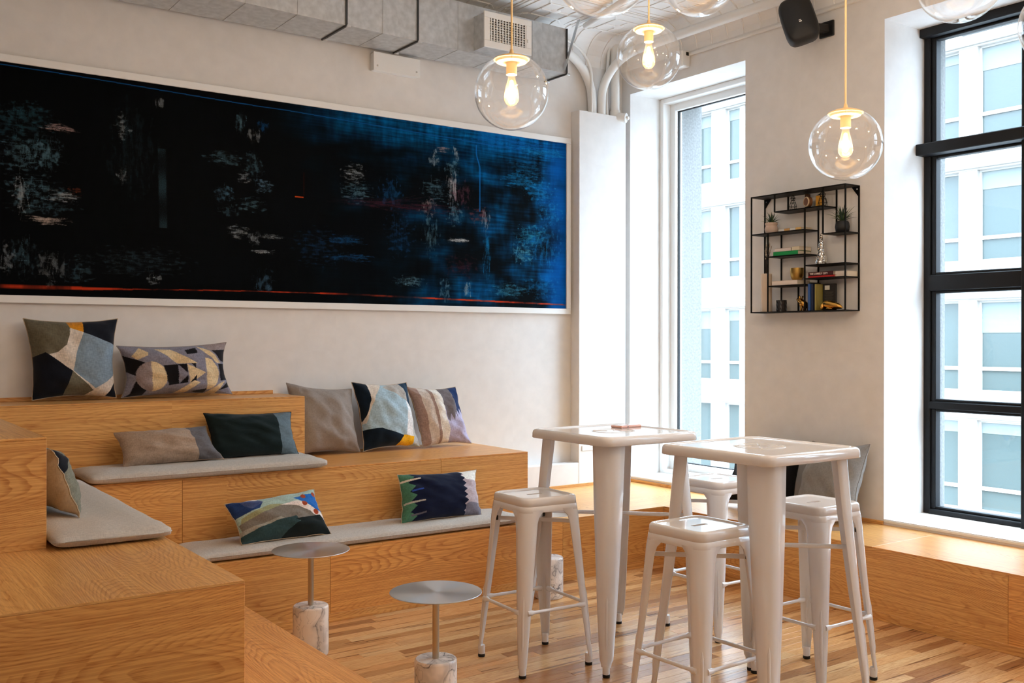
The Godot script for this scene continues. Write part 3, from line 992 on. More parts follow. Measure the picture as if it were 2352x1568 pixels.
# ---------------------------------------------------------------- pads and pillows
func pad(called: String, label: String, a: Vector3, b: Vector3, group := "") -> void:   # flat seat pad filling the box a..b
	var c := (a + b) * 0.5
	var t := thing(called, label, "cushion", Vector3(c.x, minf(a.y, b.y), c.z), 0, group)
	var hx := absf(b.x - a.x) / 2
	var hz := absf(b.z - a.z) / 2
	var h := absf(b.y - a.y)
	var nz := noise(used.size() + 40, 2.2, 2)
	var nu := 48
	var nv := 16
	for side in 2:
		var m := MB.new()
		var rows := []
		for j in nv + 1:
			var row := []
			for i in nu + 1:
				var u := sin((2.0 * i / nu - 1.0) * PI / 2)
				var v := sin((2.0 * j / nv - 1.0) * PI / 2)
				var q := pow(maxf(0.0, 1.0 - pow(absf(u), 2.0 * hx / 0.07)), 0.35) * pow(maxf(0.0, 1.0 - pow(absf(v), 2.0 * hz / 0.07)), 0.35)
				# round the plan's corners
				var px := u * hx
				var pz := v * hz
				var ex := maxf(0.0, absf(px) - (hx - 0.035))
				var ez := maxf(0.0, absf(pz) - (hz - 0.035))
				var ee := sqrt(ex * ex + ez * ez)
				if ee > 0.035:
					px = signf(px) * (hx - 0.035 + ex * 0.035 / ee)
					pz = signf(pz) * (hz - 0.035 + ez * 0.035 / ee)
				var wav := nz.get_noise_2d(px * 2.0 + c.x * 3, pz * 3.0 + c.z * 5)
				var y := h * 0.48 + (1 if side == 0 else -1) * q * (h * 0.48 + (wav * 0.006 if side == 0 else 0.0))
				row.append([Vector3(px + wav * 0.004, y, pz + nz.get_noise_2d(px * 1.3, 9.0) * 0.006), Vector2(px, pz)])
			rows.append(row)
		m.loft(rows, 1)
		if m.away(m.v[nv * nu * 3], m.v[nv * nu * 3 + 1], m.v[nv * nu * 3 + 2], Vector3(0, -50 if side == 0 else 50, 0)) == false:
			for i in range(0, m.v.size(), 3):
				var w := m.v[i + 1]
				m.v[i + 1] = m.v[i + 2]; m.v[i + 2] = w
		obj("pad_top" if side == 0 else "pad_underside", m, M.linen, t)
	var seam := []
	for k in 97:   # piped seam round the edge
		var an := TAU * k / 96
		var px := clampf(cos(an) * 60.0, -1, 1) * hx if absf(cos(an)) * hz > absf(sin(an)) * hx else cos(an) / absf(sin(an)) * hz
		var pz := clampf(sin(an) * 60.0, -1, 1) * hz if absf(cos(an)) * hz <= absf(sin(an)) * hx else sin(an) / absf(cos(an)) * hx
		var ex := maxf(0.0, absf(px) - (hx - 0.035))
		var ez := maxf(0.0, absf(pz) - (hz - 0.035))
		var ee := sqrt(ex * ex + ez * ez)
		if ee > 0.035:
			px = signf(px) * (hx - 0.035 + ex * 0.035 / ee)
			pz = signf(pz) * (hz - 0.035 + ez * 0.035 / ee)
		var wav := nz.get_noise_2d(px * 2.0 + c.x * 3, pz * 3.0 + c.z * 5)
		seam.append(Vector3(px + wav * 0.004, h * 0.48, pz + nz.get_noise_2d(px * 1.3, 9.0) * 0.006))
	obj("piping", MB.new().tube(seam, 0.0028, 6, false), M.linen, t)

func pillow(label: String, tl: Vector3, tr: Vector3, br: Vector3, bl: Vector3, thick: float, front: Material, back: Material, edge: Material, sd: int, pinch := 0.1) -> void:
	var c := (bl + br) * 0.5
	var t := thing("pillow", label, "pillow", c)
	var n := (bl - tl).cross(tr - tl).normalized()
	var nz := noise(sd, 1.0, 2)
	var k := 28
	var rim := []
	for side in 2:
		var sg := 1.0 if side == 0 else -1.0
		var rows := []
		for j in k + 1:
			var row := []
			for i in k + 1:
				var u := sin((2.0 * i / k - 1.0) * PI / 2)
				var v := sin((2.0 * j / k - 1.0) * PI / 2)
				var pu := u * (1.0 - pinch * (1.0 - v * v) * u * u)
				var pv := v * (1.0 - pinch * (1.0 - u * u) * v * v)
				var a := pu * 0.5 + 0.5
				var b := pv * 0.5 + 0.5
				var p := tl.lerp(tr, a).lerp(bl.lerp(br, a), b)
				var h := pow(maxf(0.0, 1.0 - pow(absf(u), 2.6)), 0.6) * pow(maxf(0.0, 1.0 - pow(absf(v), 2.6)), 0.6)
				var wr := nz.get_noise_2d(u * 1.6, v * 1.6) * 0.5 + nz.get_noise_2d(u * 4.0 + 9, v * 4.0) * 0.22 * (1.0 - h * 0.5)
				# folds that run in from the corners
				var cr := sin((absf(u) - absf(v)) * 16.0 + nz.get_noise_2d(u, v) * 4.0) * smoothstep(0.62, 0.95, absf(u) * absf(v)) * 0.12
				var d := thick * 0.62 * h * (1.0 + wr * 0.35 + cr * 2.0)
				var wob := n * (nz.get_noise_2d(u * 2.0 + 20, v * 2.0) * 0.012)
				row.append([p + n * sg * d + wob - c, Vector2(a, b) if side == 0 else Vector2(1.0 - a, b)])
			rows.append(row)
		var m := MB.new()
		m.loft(rows, 1)
		var mid := (k / 2 * k + k / 2) * 6
		if not m.away(m.v[mid], m.v[mid + 1], m.v[mid + 2], (tl + br) * 0.5 - c - n * sg * 5.0):
			for i in range(0, m.v.size(), 3):
				var w := m.v[i + 1]
				m.v[i + 1] = m.v[i + 2]; m.v[i + 2] = w
				var q := m.t[i + 1]
				m.t[i + 1] = m.t[i + 2]; m.t[i + 2] = q
		obj("front_cover" if side == 0 else "back_cover", m, front if side == 0 else back, t)
		if side == 0:
			for i in k: rim.append(rows[0][i][0])
			for j in k: rim.append(rows[j][k][0])
			for i in k: rim.append(rows[k][k - i][0])
			for j in k: rim.append(rows[k - j][0][0])
			rim.append(rim[0])
	obj("seam", MB.new().tube(rim, 0.0026, 5, false), edge, t)

func pattern(base: Color, shapes: Array, coarse := 0.0, w := 256, h := 256) -> StandardMaterial3D:   # printed or pieced cloth: [colour, x, y, x, y ...] in parts of the cloth
	var im := Image.create(w, h, false, Image.FORMAT_RGB8)
	var grain := noise(w + shapes.size(), 1.0)
	var polys := []
	for s in shapes:
		var pg := PackedVector2Array()
		for i in range(1, s.size(), 2):
			pg.append(Vector2(s[i], s[i + 1]))
		var lo := pg[0]
		var hi := pg[0]
		for q in pg:
			lo = lo.min(q); hi = hi.max(q)
		polys.append([s[0], pg, lo, hi])
	for y in h:
		for x in w:
			var p := Vector2((x + 0.5) / w, (y + 0.5) / h)
			var jag := grain.get_noise_2d(x * 0.6, y * 0.6) * coarse
			p += Vector2(jag, jag * 0.7)
			var c := base
			for s in polys:
				if p.x >= s[2].x and p.x <= s[3].x and p.y >= s[2].y and p.y <= s[3].y and Geometry2D.is_point_in_polygon(p, s[1]):
					c = s[0]
			var g := 1.0 + 0.10 * grain.get_noise_2d(x * 0.9, y * 0.06) + 0.10 * grain.get_noise_2d(x * 0.06 + 300.0, y * 0.9) + coarse * 14.0 * grain.get_noise_2d(x * 0.8, y * 0.8)
			im.set_pixel(x, y, Color(c.r * g, c.g * g, c.b * g))
	var m := mat(Color.WHITE, 0.95)
	m.albedo_texture = tex(im)
	m.heightmap_enabled = true
	m.heightmap_texture = M.linen_tex
	m.heightmap_scale = 0.02
	m.rim_enabled = true
	m.rim = 0.2
	m.rim_tint = 0.6
	m.metallic_specular = 0.3
	return m

func disc_shape(col: Color, cx: float, cy: float, rx: float, ry: float, a0 := 0.0, a1 := 360.0) -> Array:
	var s := [col]
	for k in 25:
		var a := deg_to_rad(lerpf(a0, a1, k / 24.0))
		s.append(cx + cos(a) * rx); s.append(cy + sin(a) * ry)
	return s

func textiles() -> void:
	pad("seat_pad", "long grey-beige linen pad on the lowest tier below the painting", Vector3(1.56, H1, Z2 + 0.005), Vector3(3.56, H1 + 0.064, Z1 - 0.005))
	pad("seat_pad", "grey-beige linen pad on the middle tier, under the taupe and dark green pillows", Vector3(1.15, H2, Z3 + 0.008), Vector3(2.43, H2 + 0.066, Z2 + 0.055))
	pad("seat_pad", "grey-beige linen pad on the side tier, with a pillow leaning at its edge", Vector3(0.70, H2, Z2 + 0.06), Vector3(1.10, H2 + 0.06, -3.69))
	var olive := rgb(104, 98, 80)
	var navy := rgb(16, 20, 30)
	var cream := rgb(214, 202, 188)
	var must := rgb(214, 138, 24)
	var blue := rgb(128, 146, 160)
	pillow("big square pillow with olive, mustard, navy and grey-blue patches on the top tier",
		Vector3(0.972, 1.615, -5.974), Vector3(1.464, 1.62, -5.975), Vector3(1.445, 1.172, -5.93), Vector3(1.01, 1.170, -5.93), 0.15,
		pattern(cream, [[olive, 0, 0, 0.42, 0, 0.45, 0.12, 0.44, 0.22, 0.40, 0.34, 0.30, 0.43, 0.14, 0.47, 0, 0.5], [must, 0.42, 0, 0.61, 0, 0.60, 0.19, 0.45, 0.13], [navy, 0.61, 0, 1, 0, 1, 0.36, 0.59, 0.19], [navy, 0, 0.5, 0.17, 0.43, 0.45, 0.66, 0.36, 1, 0, 1], [blue, 0.59, 0.19, 1, 0.36, 1, 0.6, 0.95, 0.72, 0.86, 0.8, 0.72, 0.88, 0.46, 0.66, 0.5, 0.45], [olive, 0.45, 0.66, 0.70, 0.9, 0.55, 0.99, 0.33, 1], [navy, 1, 0.74, 1, 1, 0.84, 1, 0.92, 0.9]]),
		M.linen_cream, M.linen_cream, 1)
	var gl := rgb(132, 130, 144)
	var ck := rgb(214, 190, 150)
	var bk := rgb(20, 19, 24)
	var mv := rgb(146, 132, 132)
	pillow("oblong knitted pillow of cream, lavender and black shapes on the top tier",
		Vector3(1.455, 1.465, -5.96), Vector3(2.093, 1.485, -5.962), Vector3(2.117, 1.172, -5.93), Vector3(1.475, 1.170, -5.931), 0.15,
		pattern(gl, [[mv, 0.72, 0, 1, 0, 1, 0.2, 0.8, 0.16], [bk, 0, 0.16, 0.2, 0.36, 0.13, 0.62, 0.08, 0.55, 0, 0.4], [bk, 0.06, 0.95, 0.12, 0.7, 0.22, 0.82, 0.16, 1, 0, 1], [ck, 0.1, 0.22, 0.18, 0.06, 0.24, 0.16, 0.23, 0.22, 0.14, 0.3], [ck, 0.3, 0.1, 0.45, 0.12, 0.66, 0.4, 0.48, 0.4, 0.4, 0.25], disc_shape(mv, 0.25, 0.62, 0.135, 0.28), disc_shape(ck, 0.25, 0.62, 0.135, 0.28, -90, 90), [bk, 0.36, 0.42, 0.48, 0.41, 0.48, 0.78, 0.39, 0.8], [bk, 0.48, 0.41, 0.56, 0.41, 0.56, 0.58], [bk, 0.48, 0.78, 0.56, 0.62, 0.56, 0.76], [ck, 0.56, 0.41, 0.73, 0.58, 0.58, 0.78, 0.57, 0.6], [bk, 0.6, 0.4, 0.64, 0.4, 0.64, 0.5], [bk, 0.58, 0.76, 0.64, 0.62, 0.64, 0.75], [ck, 0.42, 0.98, 0.62, 0.72, 0.68, 0.76, 0.5, 1], disc_shape(ck, 0.74, 0.6, 0.125, 0.3, -90, 90), [bk, 0.57, 0.14, 0.67, 0.1, 0.68, 0.2, 0.58, 0.22], [ck, 0.68, 0.06, 0.8, 0.16, 0.9, 0.4, 0.86, 0.4, 0.76, 0.22], [bk, 0.82, 0.16, 1, 0.14, 1, 0.42, 0.9, 0.36], [bk, 0.87, 0.42, 0.94, 0.42, 0.95, 0.72, 0.88, 0.74], [ck, 0.95, 0.44, 0.99, 0.58, 0.96, 0.72], [ck, 0.72, 0.98, 0.88, 0.78, 0.93, 0.74, 0.82, 1], [bk, 0.86, 0.92, 0.97, 0.74, 1, 0.74, 1, 0.84], [bk, 0.6, 0.92, 0.74, 0.88, 0.72, 0.98]], 0.006),
		M.linen_taupe, M.linen_grey, 2, 0.12)
	pillow("plain taupe-grey square pillow beside the end of the top tier",
		Vector3(2.48, 1.23, -5.97), Vector3(2.925, 1.18, -5.96), Vector3(2.93, 0.782, -5.84), Vector3(2.485, 0.782, -5.85), 0.17, M.linen_grey, M.linen_grey, M.linen_grey, 3)
	var nv2 := rgb(10, 26, 40)
	pillow("square pillow with light blue, white, navy and a yellow patch on the middle tier",
		Vector3(2.925, 1.225, -5.955), Vector3(3.336, 1.215, -5.955), Vector3(3.372, 0.786, -5.84), Vector3(2.95, 0.782, -5.83), 0.15,
		pattern(rgb(164, 188, 200), [[nv2, 0, 0, 0.22, 0, 0.2, 0.3, 0.12, 0.5, 0.03, 0.62, 0, 0.6], [cream, 0.22, 0, 0.5, 0, 0.42, 0.1, 0.3, 0.22, 0.18, 0.42, 0.08, 0.62, 0.03, 0.62, 0.14, 0.45, 0.2, 0.3], [rgb(174, 168, 160), 0.46, 0.1, 0.8, 0, 0.85, 0.1, 0.86, 0.33, 0.66, 0.22], [rgb(12, 48, 70), 0.78, 0, 1, 0, 1, 0.58, 0.86, 0.33, 0.85, 0.12], [rgb(230, 228, 226), 0.83, 0.33, 0.87, 0.33, 1, 0.56, 0.88, 0.66, 0.87, 0.86, 0.72, 0.82], [rgb(196, 200, 200), 0.88, 0.66, 1, 0.56, 1, 1, 0.86, 0.95], [nv2, 0, 0.71, 0.28, 0.71, 0.68, 0.83, 0.56, 0.97, 0.5, 1, 0, 1], [rgb(246, 184, 24), 0.68, 0.82, 0.88, 0.85, 0.85, 0.96, 0.53, 1]]),
		M.linen_cream, M.linen_cream, 4)
	var grey := rgb(110, 102, 104)
	var lav := rgb(176, 170, 196)
	pillow("striped square pillow of beige, grey, navy and lavender with zigzag edges",
		Vector3(3.327, 1.185, -5.945), Vector3(3.718, 1.175, -5.945), Vector3(3.78, 0.784, -5.84), Vector3(3.39, 0.782, -5.83), 0.14,
		pattern(rgb(226, 220, 210), [[rgb(160, 136, 128), 0, 0, 0.16, 0, 0.15, 1, 0, 1], [rgb(206, 194, 184), 0.16, 0, 0.33, 0, 0.31, 1, 0.15, 1], [rgb(160, 136, 128), 0.33, 0, 0.38, 0, 0.36, 1, 0.31, 1], [lav, 0.52, 0.4, 1, 0.3, 1, 1, 0.52, 1], [grey, 0.54, 0, 0.78, 0, 0.76, 0.58, 0.72, 0.48, 0.67, 0.62, 0.62, 0.5, 0.57, 0.64, 0.53, 0.6], [rgb(10, 40, 84), 0.78, 0, 1, 0, 1, 0.46, 0.97, 0.34, 0.92, 0.5, 0.87, 0.4, 0.82, 0.52, 0.77, 0.44]]),
		M.linen_cream, M.linen_cream, 5)
	pillow("oblong pillow of taupe cloth with a dark grey end on the middle tier pad",
		Vector3(1.34, 1.005, -5.55), Vector3(1.835, 1.02, -5.56), Vector3(1.90, 0.842, -5.45), Vector3(1.362, 0.834, -5.45), 0.13,
		pattern(rgb(166, 144, 126), [[rgb(96, 92, 94), 0.74, 0, 1, 0, 1, 1, 0.74, 1]]), M.linen_taupe, M.linen_taupe, 6, 0.08)
	pillow("oblong pillow of very dark green cloth with a slate end on the middle tier pad",
		Vector3(1.831, 1.088, -5.59), Vector3(2.351, 1.075, -5.585), Vector3(2.365, 0.834, -5.50), Vector3(1.85, 0.834, -5.51), 0.12,
		pattern(rgb(18, 32, 33), [[rgb(92, 108, 116), 0.77, 0, 1, 0, 1, 1, 0.78, 1]]), M.linen_black, M.linen_black, 7, 0.08)
	var rust := rgb(156, 66, 36)
	pillow("oblong pillow with a painted landscape and rust dots on the lowest pad",
		Vector3(1.795, 0.640, -5.14), Vector3(2.305, 0.672, -5.16), Vector3(2.335, 0.452, -4.995), Vector3(1.83, 0.446, -4.985), 0.12,
		pattern(rgb(160, 182, 172), [[rgb(34, 58, 110), 0, 0, 0.2, 0.05, 0.34, 0.2, 0.28, 0.34, 0.1, 0.4, 0, 0.42], [rgb(70, 84, 128), 0.12, 0.08, 0.3, 0.08, 0.34, 0.22, 0.2, 0.32], [rgb(228, 214, 208), 0.14, 0.02, 0.34, 0.03, 0.38, 0.1, 0.26, 0.12], [rgb(40, 66, 130), 0.38, 0, 0.5, 0, 0.49, 0.09], [rgb(150, 150, 112), 0.08, 0.46, 0.4, 0.3, 0.62, 0.34, 0.3, 0.5, 0.05, 0.62], [rgb(122, 114, 104), 0.04, 0.58, 0.3, 0.46, 0.5, 0.36, 0.7, 0.36, 0.95, 0.66, 0.6, 0.7, 0.05, 0.84], [rgb(154, 150, 138), 0, 0.74, 0.45, 0.62, 0.5, 0.68, 0, 0.86], [rgb(22, 96, 172), 0.68, 0.22, 0.82, 0.16, 1, 0.1, 1, 0.6, 0.86, 0.5], [rgb(230, 216, 208), 0.5, 0.34, 0.7, 0.3, 0.88, 0.5, 1, 0.66, 1, 0.82, 0.86, 0.62, 0.7, 0.42], disc_shape(rust, 0.8, 0.2, 0.028, 0.05), disc_shape(rust, 0.95, 0.14, 0.028, 0.05), disc_shape(rust, 0.77, 0.38, 0.03, 0.055), disc_shape(rust, 0.88, 0.56, 0.03, 0.055), [rgb(46, 68, 70), 0, 0.84, 0.4, 0.68, 0.62, 0.64, 0.66, 0.76, 0.4, 1, 0, 1], [rgb(14, 24, 24), 0.4, 1, 0.52, 0.86, 0.66, 0.74, 0.6, 0.7, 0.92, 0.62, 1, 0.82, 1, 1]], 0.003),
		M.linen_cream, M.linen_cream, 8, 0.07)
	var gr := rgb(72, 116, 90)
	var nb := rgb(10, 18, 44)
	var zig := [gr, 0, 0]
	for k in 5:
		zig += [0.10, k * 0.2 + 0.01, 0.17, k * 0.2 + 0.1]
	zig += [0.1, 1.0, 0, 1]
	var zr := []
	for k in 8:
		zr += [0.74, 0.02 + k * 0.125, 0.79, 0.08 + k * 0.125]
	pillow("oblong navy pillow with green zigzag leaves at one end and mauve bands at the other",
		Vector3(2.842, 0.71, -5.185), Vector3(3.385, 0.70, -5.175), Vector3(3.35, 0.446, -5.05), Vector3(2.80, 0.446, -5.06), 0.12,
		pattern(nb, [zig, [rgb(210, 196, 178), 0.02, 0.16, 0.24, 0.13, 0.24, 0.16, 0.02, 0.2], [rgb(40, 66, 140), 0.12, 0.38, 0.25, 0.36, 0.25, 0.39, 0.12, 0.42], [rgb(176, 168, 156), 0.04, 0.62, 0.26, 0.6, 0.26, 0.63, 0.04, 0.66], [rgb(96, 92, 100), 0.1, 0.86, 0.26, 0.84, 0.26, 0.87, 0.1, 0.9], [rgb(178, 162, 166)] + zr + [0.76, 1, 1, 1, 1, 0], [rgb(226, 222, 214), 0.72, 0, 1, 0, 1, 0.27, 0.79, 0.25, 0.75, 0.16, 0.79, 0.12], [rgb(118, 114, 126), 0.76, 0.78, 0.8, 0.74, 1, 0.76, 1, 1, 0.76, 1]]),
		M.linen_cream, M.linen_cream, 9, 0.07)
	pillow("beige-backed pillow with grey and white patches leaning at the side tier pad's edge",
		Vector3(0.765, 1.085, -4.08), Vector3(0.735, 1.075, -4.54), Vector3(0.81, 0.838, -4.50), Vector3(0.845, 0.838, -3.99), 0.12,
		pattern(rgb(122, 122, 108), [[rgb(224, 214, 204), 0.45, 0.35, 1, 0.3, 1, 0.66, 0.5, 0.6], [navy, 0, 0, 0.3, 0, 0, 0.4]]), M.linen_cream, M.linen_cream, 10, 0.05)
	pillow("plain grey linen pillow on the window bench against the wall under the shelf",
		Vector3(5.26, 0.86, -4.115), Vector3(5.26, 0.875, -3.69), Vector3(5.09, 0.405, -3.70), Vector3(5.09, 0.405, -4.13), 0.18, M.linen_slate, M.linen_slate, M.linen_slate, 11)
	pillow("black pillow on the window bench at the edge of the corner window",
		Vector3(5.24, 0.82, -4.71), Vector3(5.26, 0.85, -4.17), Vector3(5.12, 0.405, -4.16), Vector3(5.09, 0.405, -4.71), 0.14, M.linen_black, M.linen_black, M.linen_black, 12)

# ---------------------------------------------------------------- painting
func canvas_image(w: int, h: int) -> Image:
	var big := noise(201, 1.0, 3)
	var str := noise(202, 1.0, 4)
	var col := PackedFloat32Array()
	col.resize(w * h * 3)
	for y in h:
		var v := float(y) / h
		for x in w:
			var u := float(x) / w
			var n := big.get_noise_2d(u * 9.0, v * 4.0)
			var f := str.get_noise_2d(u * 60.0, v * 5.0) * 0.5 + str.get_noise_2d(u * 12.0, v * 60.0) * 0.5
			var blue := smoothstep(0.55, 1.02, u + n * 0.14)
			var top := smoothstep(0.46, 0.62, u) * smoothstep(0.2, 0.04, v + n * 0.1) * 0.75
			var deep := smoothstep(0.93, 1.0, u + n * 0.02)
			var b := clampf(blue * (0.34 + 0.8 * n + f * 0.35) + top * (0.8 + f * 0.5), 0.0, 1.0)
			var r0 := 2.0 + 2.0 * f
			var g0 := 5.0 + 3.0 * f
			var b0 := 8.0 + 5.0 * f
			r0 = lerpf(r0, 3.0, b); g0 = lerpf(g0, 92.0 + 40.0 * f, b); b0 = lerpf(b0, 156.0 + 44.0 * f, b)
			g0 = lerpf(g0, 84.0, deep * 0.75); b0 = lerpf(b0, 168.0, deep * 0.75)
			var k := (y * w + x) * 3
			col[k] = maxf(r0, 1.0); col[k + 1] = maxf(g0, 2.0); col[k + 2] = maxf(b0, 4.0)
	# patches of dragged paint: u, v, half width, half height, strokes, upright share, colour, strength
	var pale := Vector3(170, 178, 182)
	var ice := Vector3(96, 136, 152)
	var teal := Vector3(46, 88, 102)
	var pink := Vector3(186, 156, 152)
	var cyan := Vector3(20, 130, 190)
	var mid := Vector3(24, 90, 150)
	var wine := Vector3(74, 30, 42)
	var spots := [
		[0.156, 0.26, 0.035, 0.07, 60, 0.5, teal, 0.5], [0.165, 0.39, 0.03, 0.07, 90, 0.5, ice, 0.5], [0.187, 0.37, 0.015, 0.06, 40, 0.8, ice, 0.55], [0.204, 0.258, 0.018, 0.012, 26, 0.05, pink, 0.75], [0.168, 0.21, 0.02, 0.04, 30, 0.5, teal, 0.55],
		[0.277, 0.215, 0.008, 0.05, 22, 0.6, pale, 0.55], [0.29, 0.32, 0.025, 0.17, 60, 0.95, teal, 0.22], [0.324, 0.09, 0.004, 0.022, 12, 0.95, pale, 0.55], [0.277, 0.44, 0.005, 0.03, 12, 0.9, pale, 0.7],
		[0.159, 0.56, 0.006, 0.07, 40, 0.7, pale, 0.7], [0.206, 0.555, 0.014, 0.018, 34, 0.1, pale, 0.75], [0.221, 0.53, 0.006, 0.015, 12, 0.3, Vector3(120, 58, 36), 0.8], [0.175, 0.53, 0.025, 0.04, 50, 0.5, ice, 0.5], [0.188, 0.668, 0.02, 0.012, 40, 0.05, Vector3(200, 182, 172), 0.8], [0.185, 0.61, 0.03, 0.03, 30, 0.5, ice, 0.4],
		[0.163, 0.84, 0.014, 0.07, 40, 0.8, ice, 0.35], [0.193, 0.87, 0.014, 0.06, 50, 0.85, pale, 0.4], [0.142, 0.84, 0.008, 0.05, 20, 0.8, pale, 0.5], [0.225, 0.89, 0.014, 0.05, 24, 0.4, ice, 0.4], [0.299, 0.83, 0.05, 0.05, 50, 0.25, ice, 0.25], [0.318, 0.91, 0.007, 0.02, 16, 0.6, pale, 0.6],
		[0.434, 0.13, 0.006, 0.045, 18, 0.9, ice, 0.6], [0.464, 0.13, 0.006, 0.03, 14, 0.8, mid, 0.6], [0.453, 0.18, 0.008, 0.03, 12, 0.95, pale, 0.6], [0.41, 0.31, 0.02, 0.03, 34, 0.2, ice, 0.5], [0.451, 0.33, 0.012, 0.05, 30, 0.7, ice, 0.5], [0.437, 0.40, 0.008, 0.02, 16, 0.4, pale, 0.6], [0.465, 0.43, 0.01, 0.025, 26, 0.4, Vector3(110, 150, 176), 0.6], [0.409, 0.485, 0.011, 0.035, 40, 0.6, Vector3(90, 134, 160), 0.55], [0.448, 0.525, 0.016, 0.025, 30, 0.3, ice, 0.55], [0.415, 0.56, 0.014, 0.02, 20, 0.7, ice, 0.4], [0.429, 0.665, 0.012, 0.025, 40, 0.3, pale, 0.6], [0.453, 0.69, 0.007, 0.03, 20, 0.8, pale, 0.6], [0.478, 0.678, 0.012, 0.008, 24, 0.02, pale, 0.7], [0.466, 0.755, 0.012, 0.008, 30, 0.05, pale, 0.75], [0.467, 0.9, 0.012, 0.045, 34, 0.8, Vector3(80, 120, 150), 0.5],
		[0.603, 0.32, 0.014, 0.04, 50, 0.3, pale, 0.5], [0.608, 0.41, 0.02, 0.045, 70, 0.2, ice, 0.5], [0.663, 0.40, 0.016, 0.07, 40, 0.8, mid, 0.45], [0.592, 0.67, 0.025, 0.02, 50, 0.05, mid, 0.55], [0.603, 0.76, 0.03, 0.015, 40, 0.03, mid, 0.55], [0.55, 0.72, 0.03, 0.08, 40, 0.3, mid, 0.3], [0.68, 0.62, 0.02, 0.09, 40, 0.6, mid, 0.35], [0.696, 0.87, 0.022, 0.02, 70, 0.5, ice, 0.6],
		[0.74, 0.19, 0.006, 0.04, 22, 0.8, pale, 0.6], [0.757, 0.13, 0.01, 0.012, 18, 0.05, pink, 0.6], [0.78, 0.15, 0.004, 0.04, 8, 0.95, pale, 0.7], [0.773, 0.225, 0.01, 0.04, 34, 0.6, ice, 0.6], [0.773, 0.34, 0.008, 0.07, 34, 0.98, Vector3(206, 198, 200), 0.65], [0.793, 0.37, 0.014, 0.06, 40, 0.8, Vector3(110, 64, 78), 0.5], [0.745, 0.36, 0.02, 0.05, 40, 0.3, ice, 0.5], [0.73, 0.46, 0.012, 0.04, 40, 0.6, pink, 0.5], [0.778, 0.48, 0.012, 0.05, 50, 0.6, ice, 0.55], [0.827, 0.48, 0.014, 0.04, 34, 0.5, Vector3(130, 60, 62), 0.55], [0.836, 0.52, 0.006, 0.06, 18, 0.95, pale, 0.5], [0.735, 0.62, 0.012, 0.08, 34, 0.9, ice, 0.5], [0.781, 0.63, 0.016, 0.006, 22, 0.02, Vector3(210, 214, 214), 0.75], [0.76, 0.91, 0.008, 0.05, 26, 0.8, ice, 0.55], [0.801, 0.91, 0.005, 0.04, 16, 0.95, pale, 0.6], [0.79, 0.78, 0.025, 0.05, 40, 0.5, wine, 0.5], [0.689, 0.465, 0.09, 0.02, 60, 0.02, wine, 0.5],
		[0.909, 0.255, 0.03, 0.04, 70, 0.12, cyan, 0.6], [0.945, 0.31, 0.025, 0.05, 70, 0.4, cyan, 0.6], [0.92, 0.18, 0.03, 0.05, 40, 0.2, cyan, 0.35], [0.967, 0.434, 0.02, 0.06, 60, 0.6, cyan, 0.5], [0.925, 0.575, 0.025, 0.05, 80, 0.5, Vector3(50, 150, 180), 0.5], [0.91, 0.68, 0.016, 0.05, 80, 0.6, Vector3(90, 170, 190), 0.5], [0.96, 0.62, 0.02, 0.12, 60, 0.8, cyan, 0.4], [0.882, 0.9, 0.03, 0.03, 90, 0.3, Vector3(60, 140, 170), 0.55], [0.95, 0.88, 0.03, 0.05, 40, 0.5, cyan, 0.35], [0.838, 0.70, 0.005, 0.1, 30, 0.98, cyan, 0.55], [0.89, 0.04, 0.06, 0.025, 70, 0.02, Vector3(10, 96, 176), 0.6], [0.955, 0.075, 0.04, 0.02, 60, 0.02, cyan, 0.55]]
	var r := RandomNumberGenerator.new()
	r.seed = 77
	for s in spots:
		# a scumbled patch first, broken by the drag of the knife, then single strokes
		var hw := int(s[2] * w * 1.5) + 3
		var hh := int(s[3] * h * 1.5) + 3
		var px0 := int(s[0] * w)
		var py0 := int(s[1] * h)
		var ux: float = lerpf(0.010, 0.06, s[5])
		var uy: float = lerpf(0.12, 0.009, s[5])
		for y in range(maxi(0, py0 - hh), mini(h, py0 + hh)):
			for x in range(maxi(0, px0 - hw), mini(w, px0 + hw)):
				var dx := float(x - px0) / hw
				var dy := float(y - py0) / hh
				var rr := dx * dx + dy * dy
				if rr > 1.0:
					continue
				var nn: float = str.get_noise_2d(x * ux + s[0] * 900.0, y * uy) + 0.5 * big.get_noise_2d(x * 0.05, y * 0.05 + s[1] * 70.0)
				var al: float = smoothstep(0.0, 0.6, nn + 0.3 - rr * 0.6) * s[7] * 0.9
				if al > 0.01:
					var q := (y * w + x) * 3
					var tn := 0.7 + 0.5 * nn
					col[q] = lerpf(col[q], s[6].x * tn, al); col[q + 1] = lerpf(col[q + 1], s[6].y * tn, al); col[q + 2] = lerpf(col[q + 2], s[6].z * tn, al)
		for k in s[4] + 6:
			var cx: float = (s[0] + clampf(r.randfn(0, 0.5), -1.2, 1.2) * s[2]) * w
			var cy: float = (s[1] + clampf(r.randfn(0, 0.5), -1.2, 1.2) * s[3]) * h
			var upright: bool = r.randf() < s[5]
			var ln: float = r.randf_range(0.25, 1.0) * (s[3] * h if upright else s[2] * w)
			var wd: int = r.randi_range(1, 2) if k >= 6 else r.randi_range(3, 8)
			var cl: Vector3 = s[6] * r.randf_range(0.55, 1.1)
			var al: float = s[7] * (r.randf_range(0.3, 0.95) if k >= 6 else r.randf_range(0.08, 0.25))
			var slope := r.randfn(0.0, 0.12)
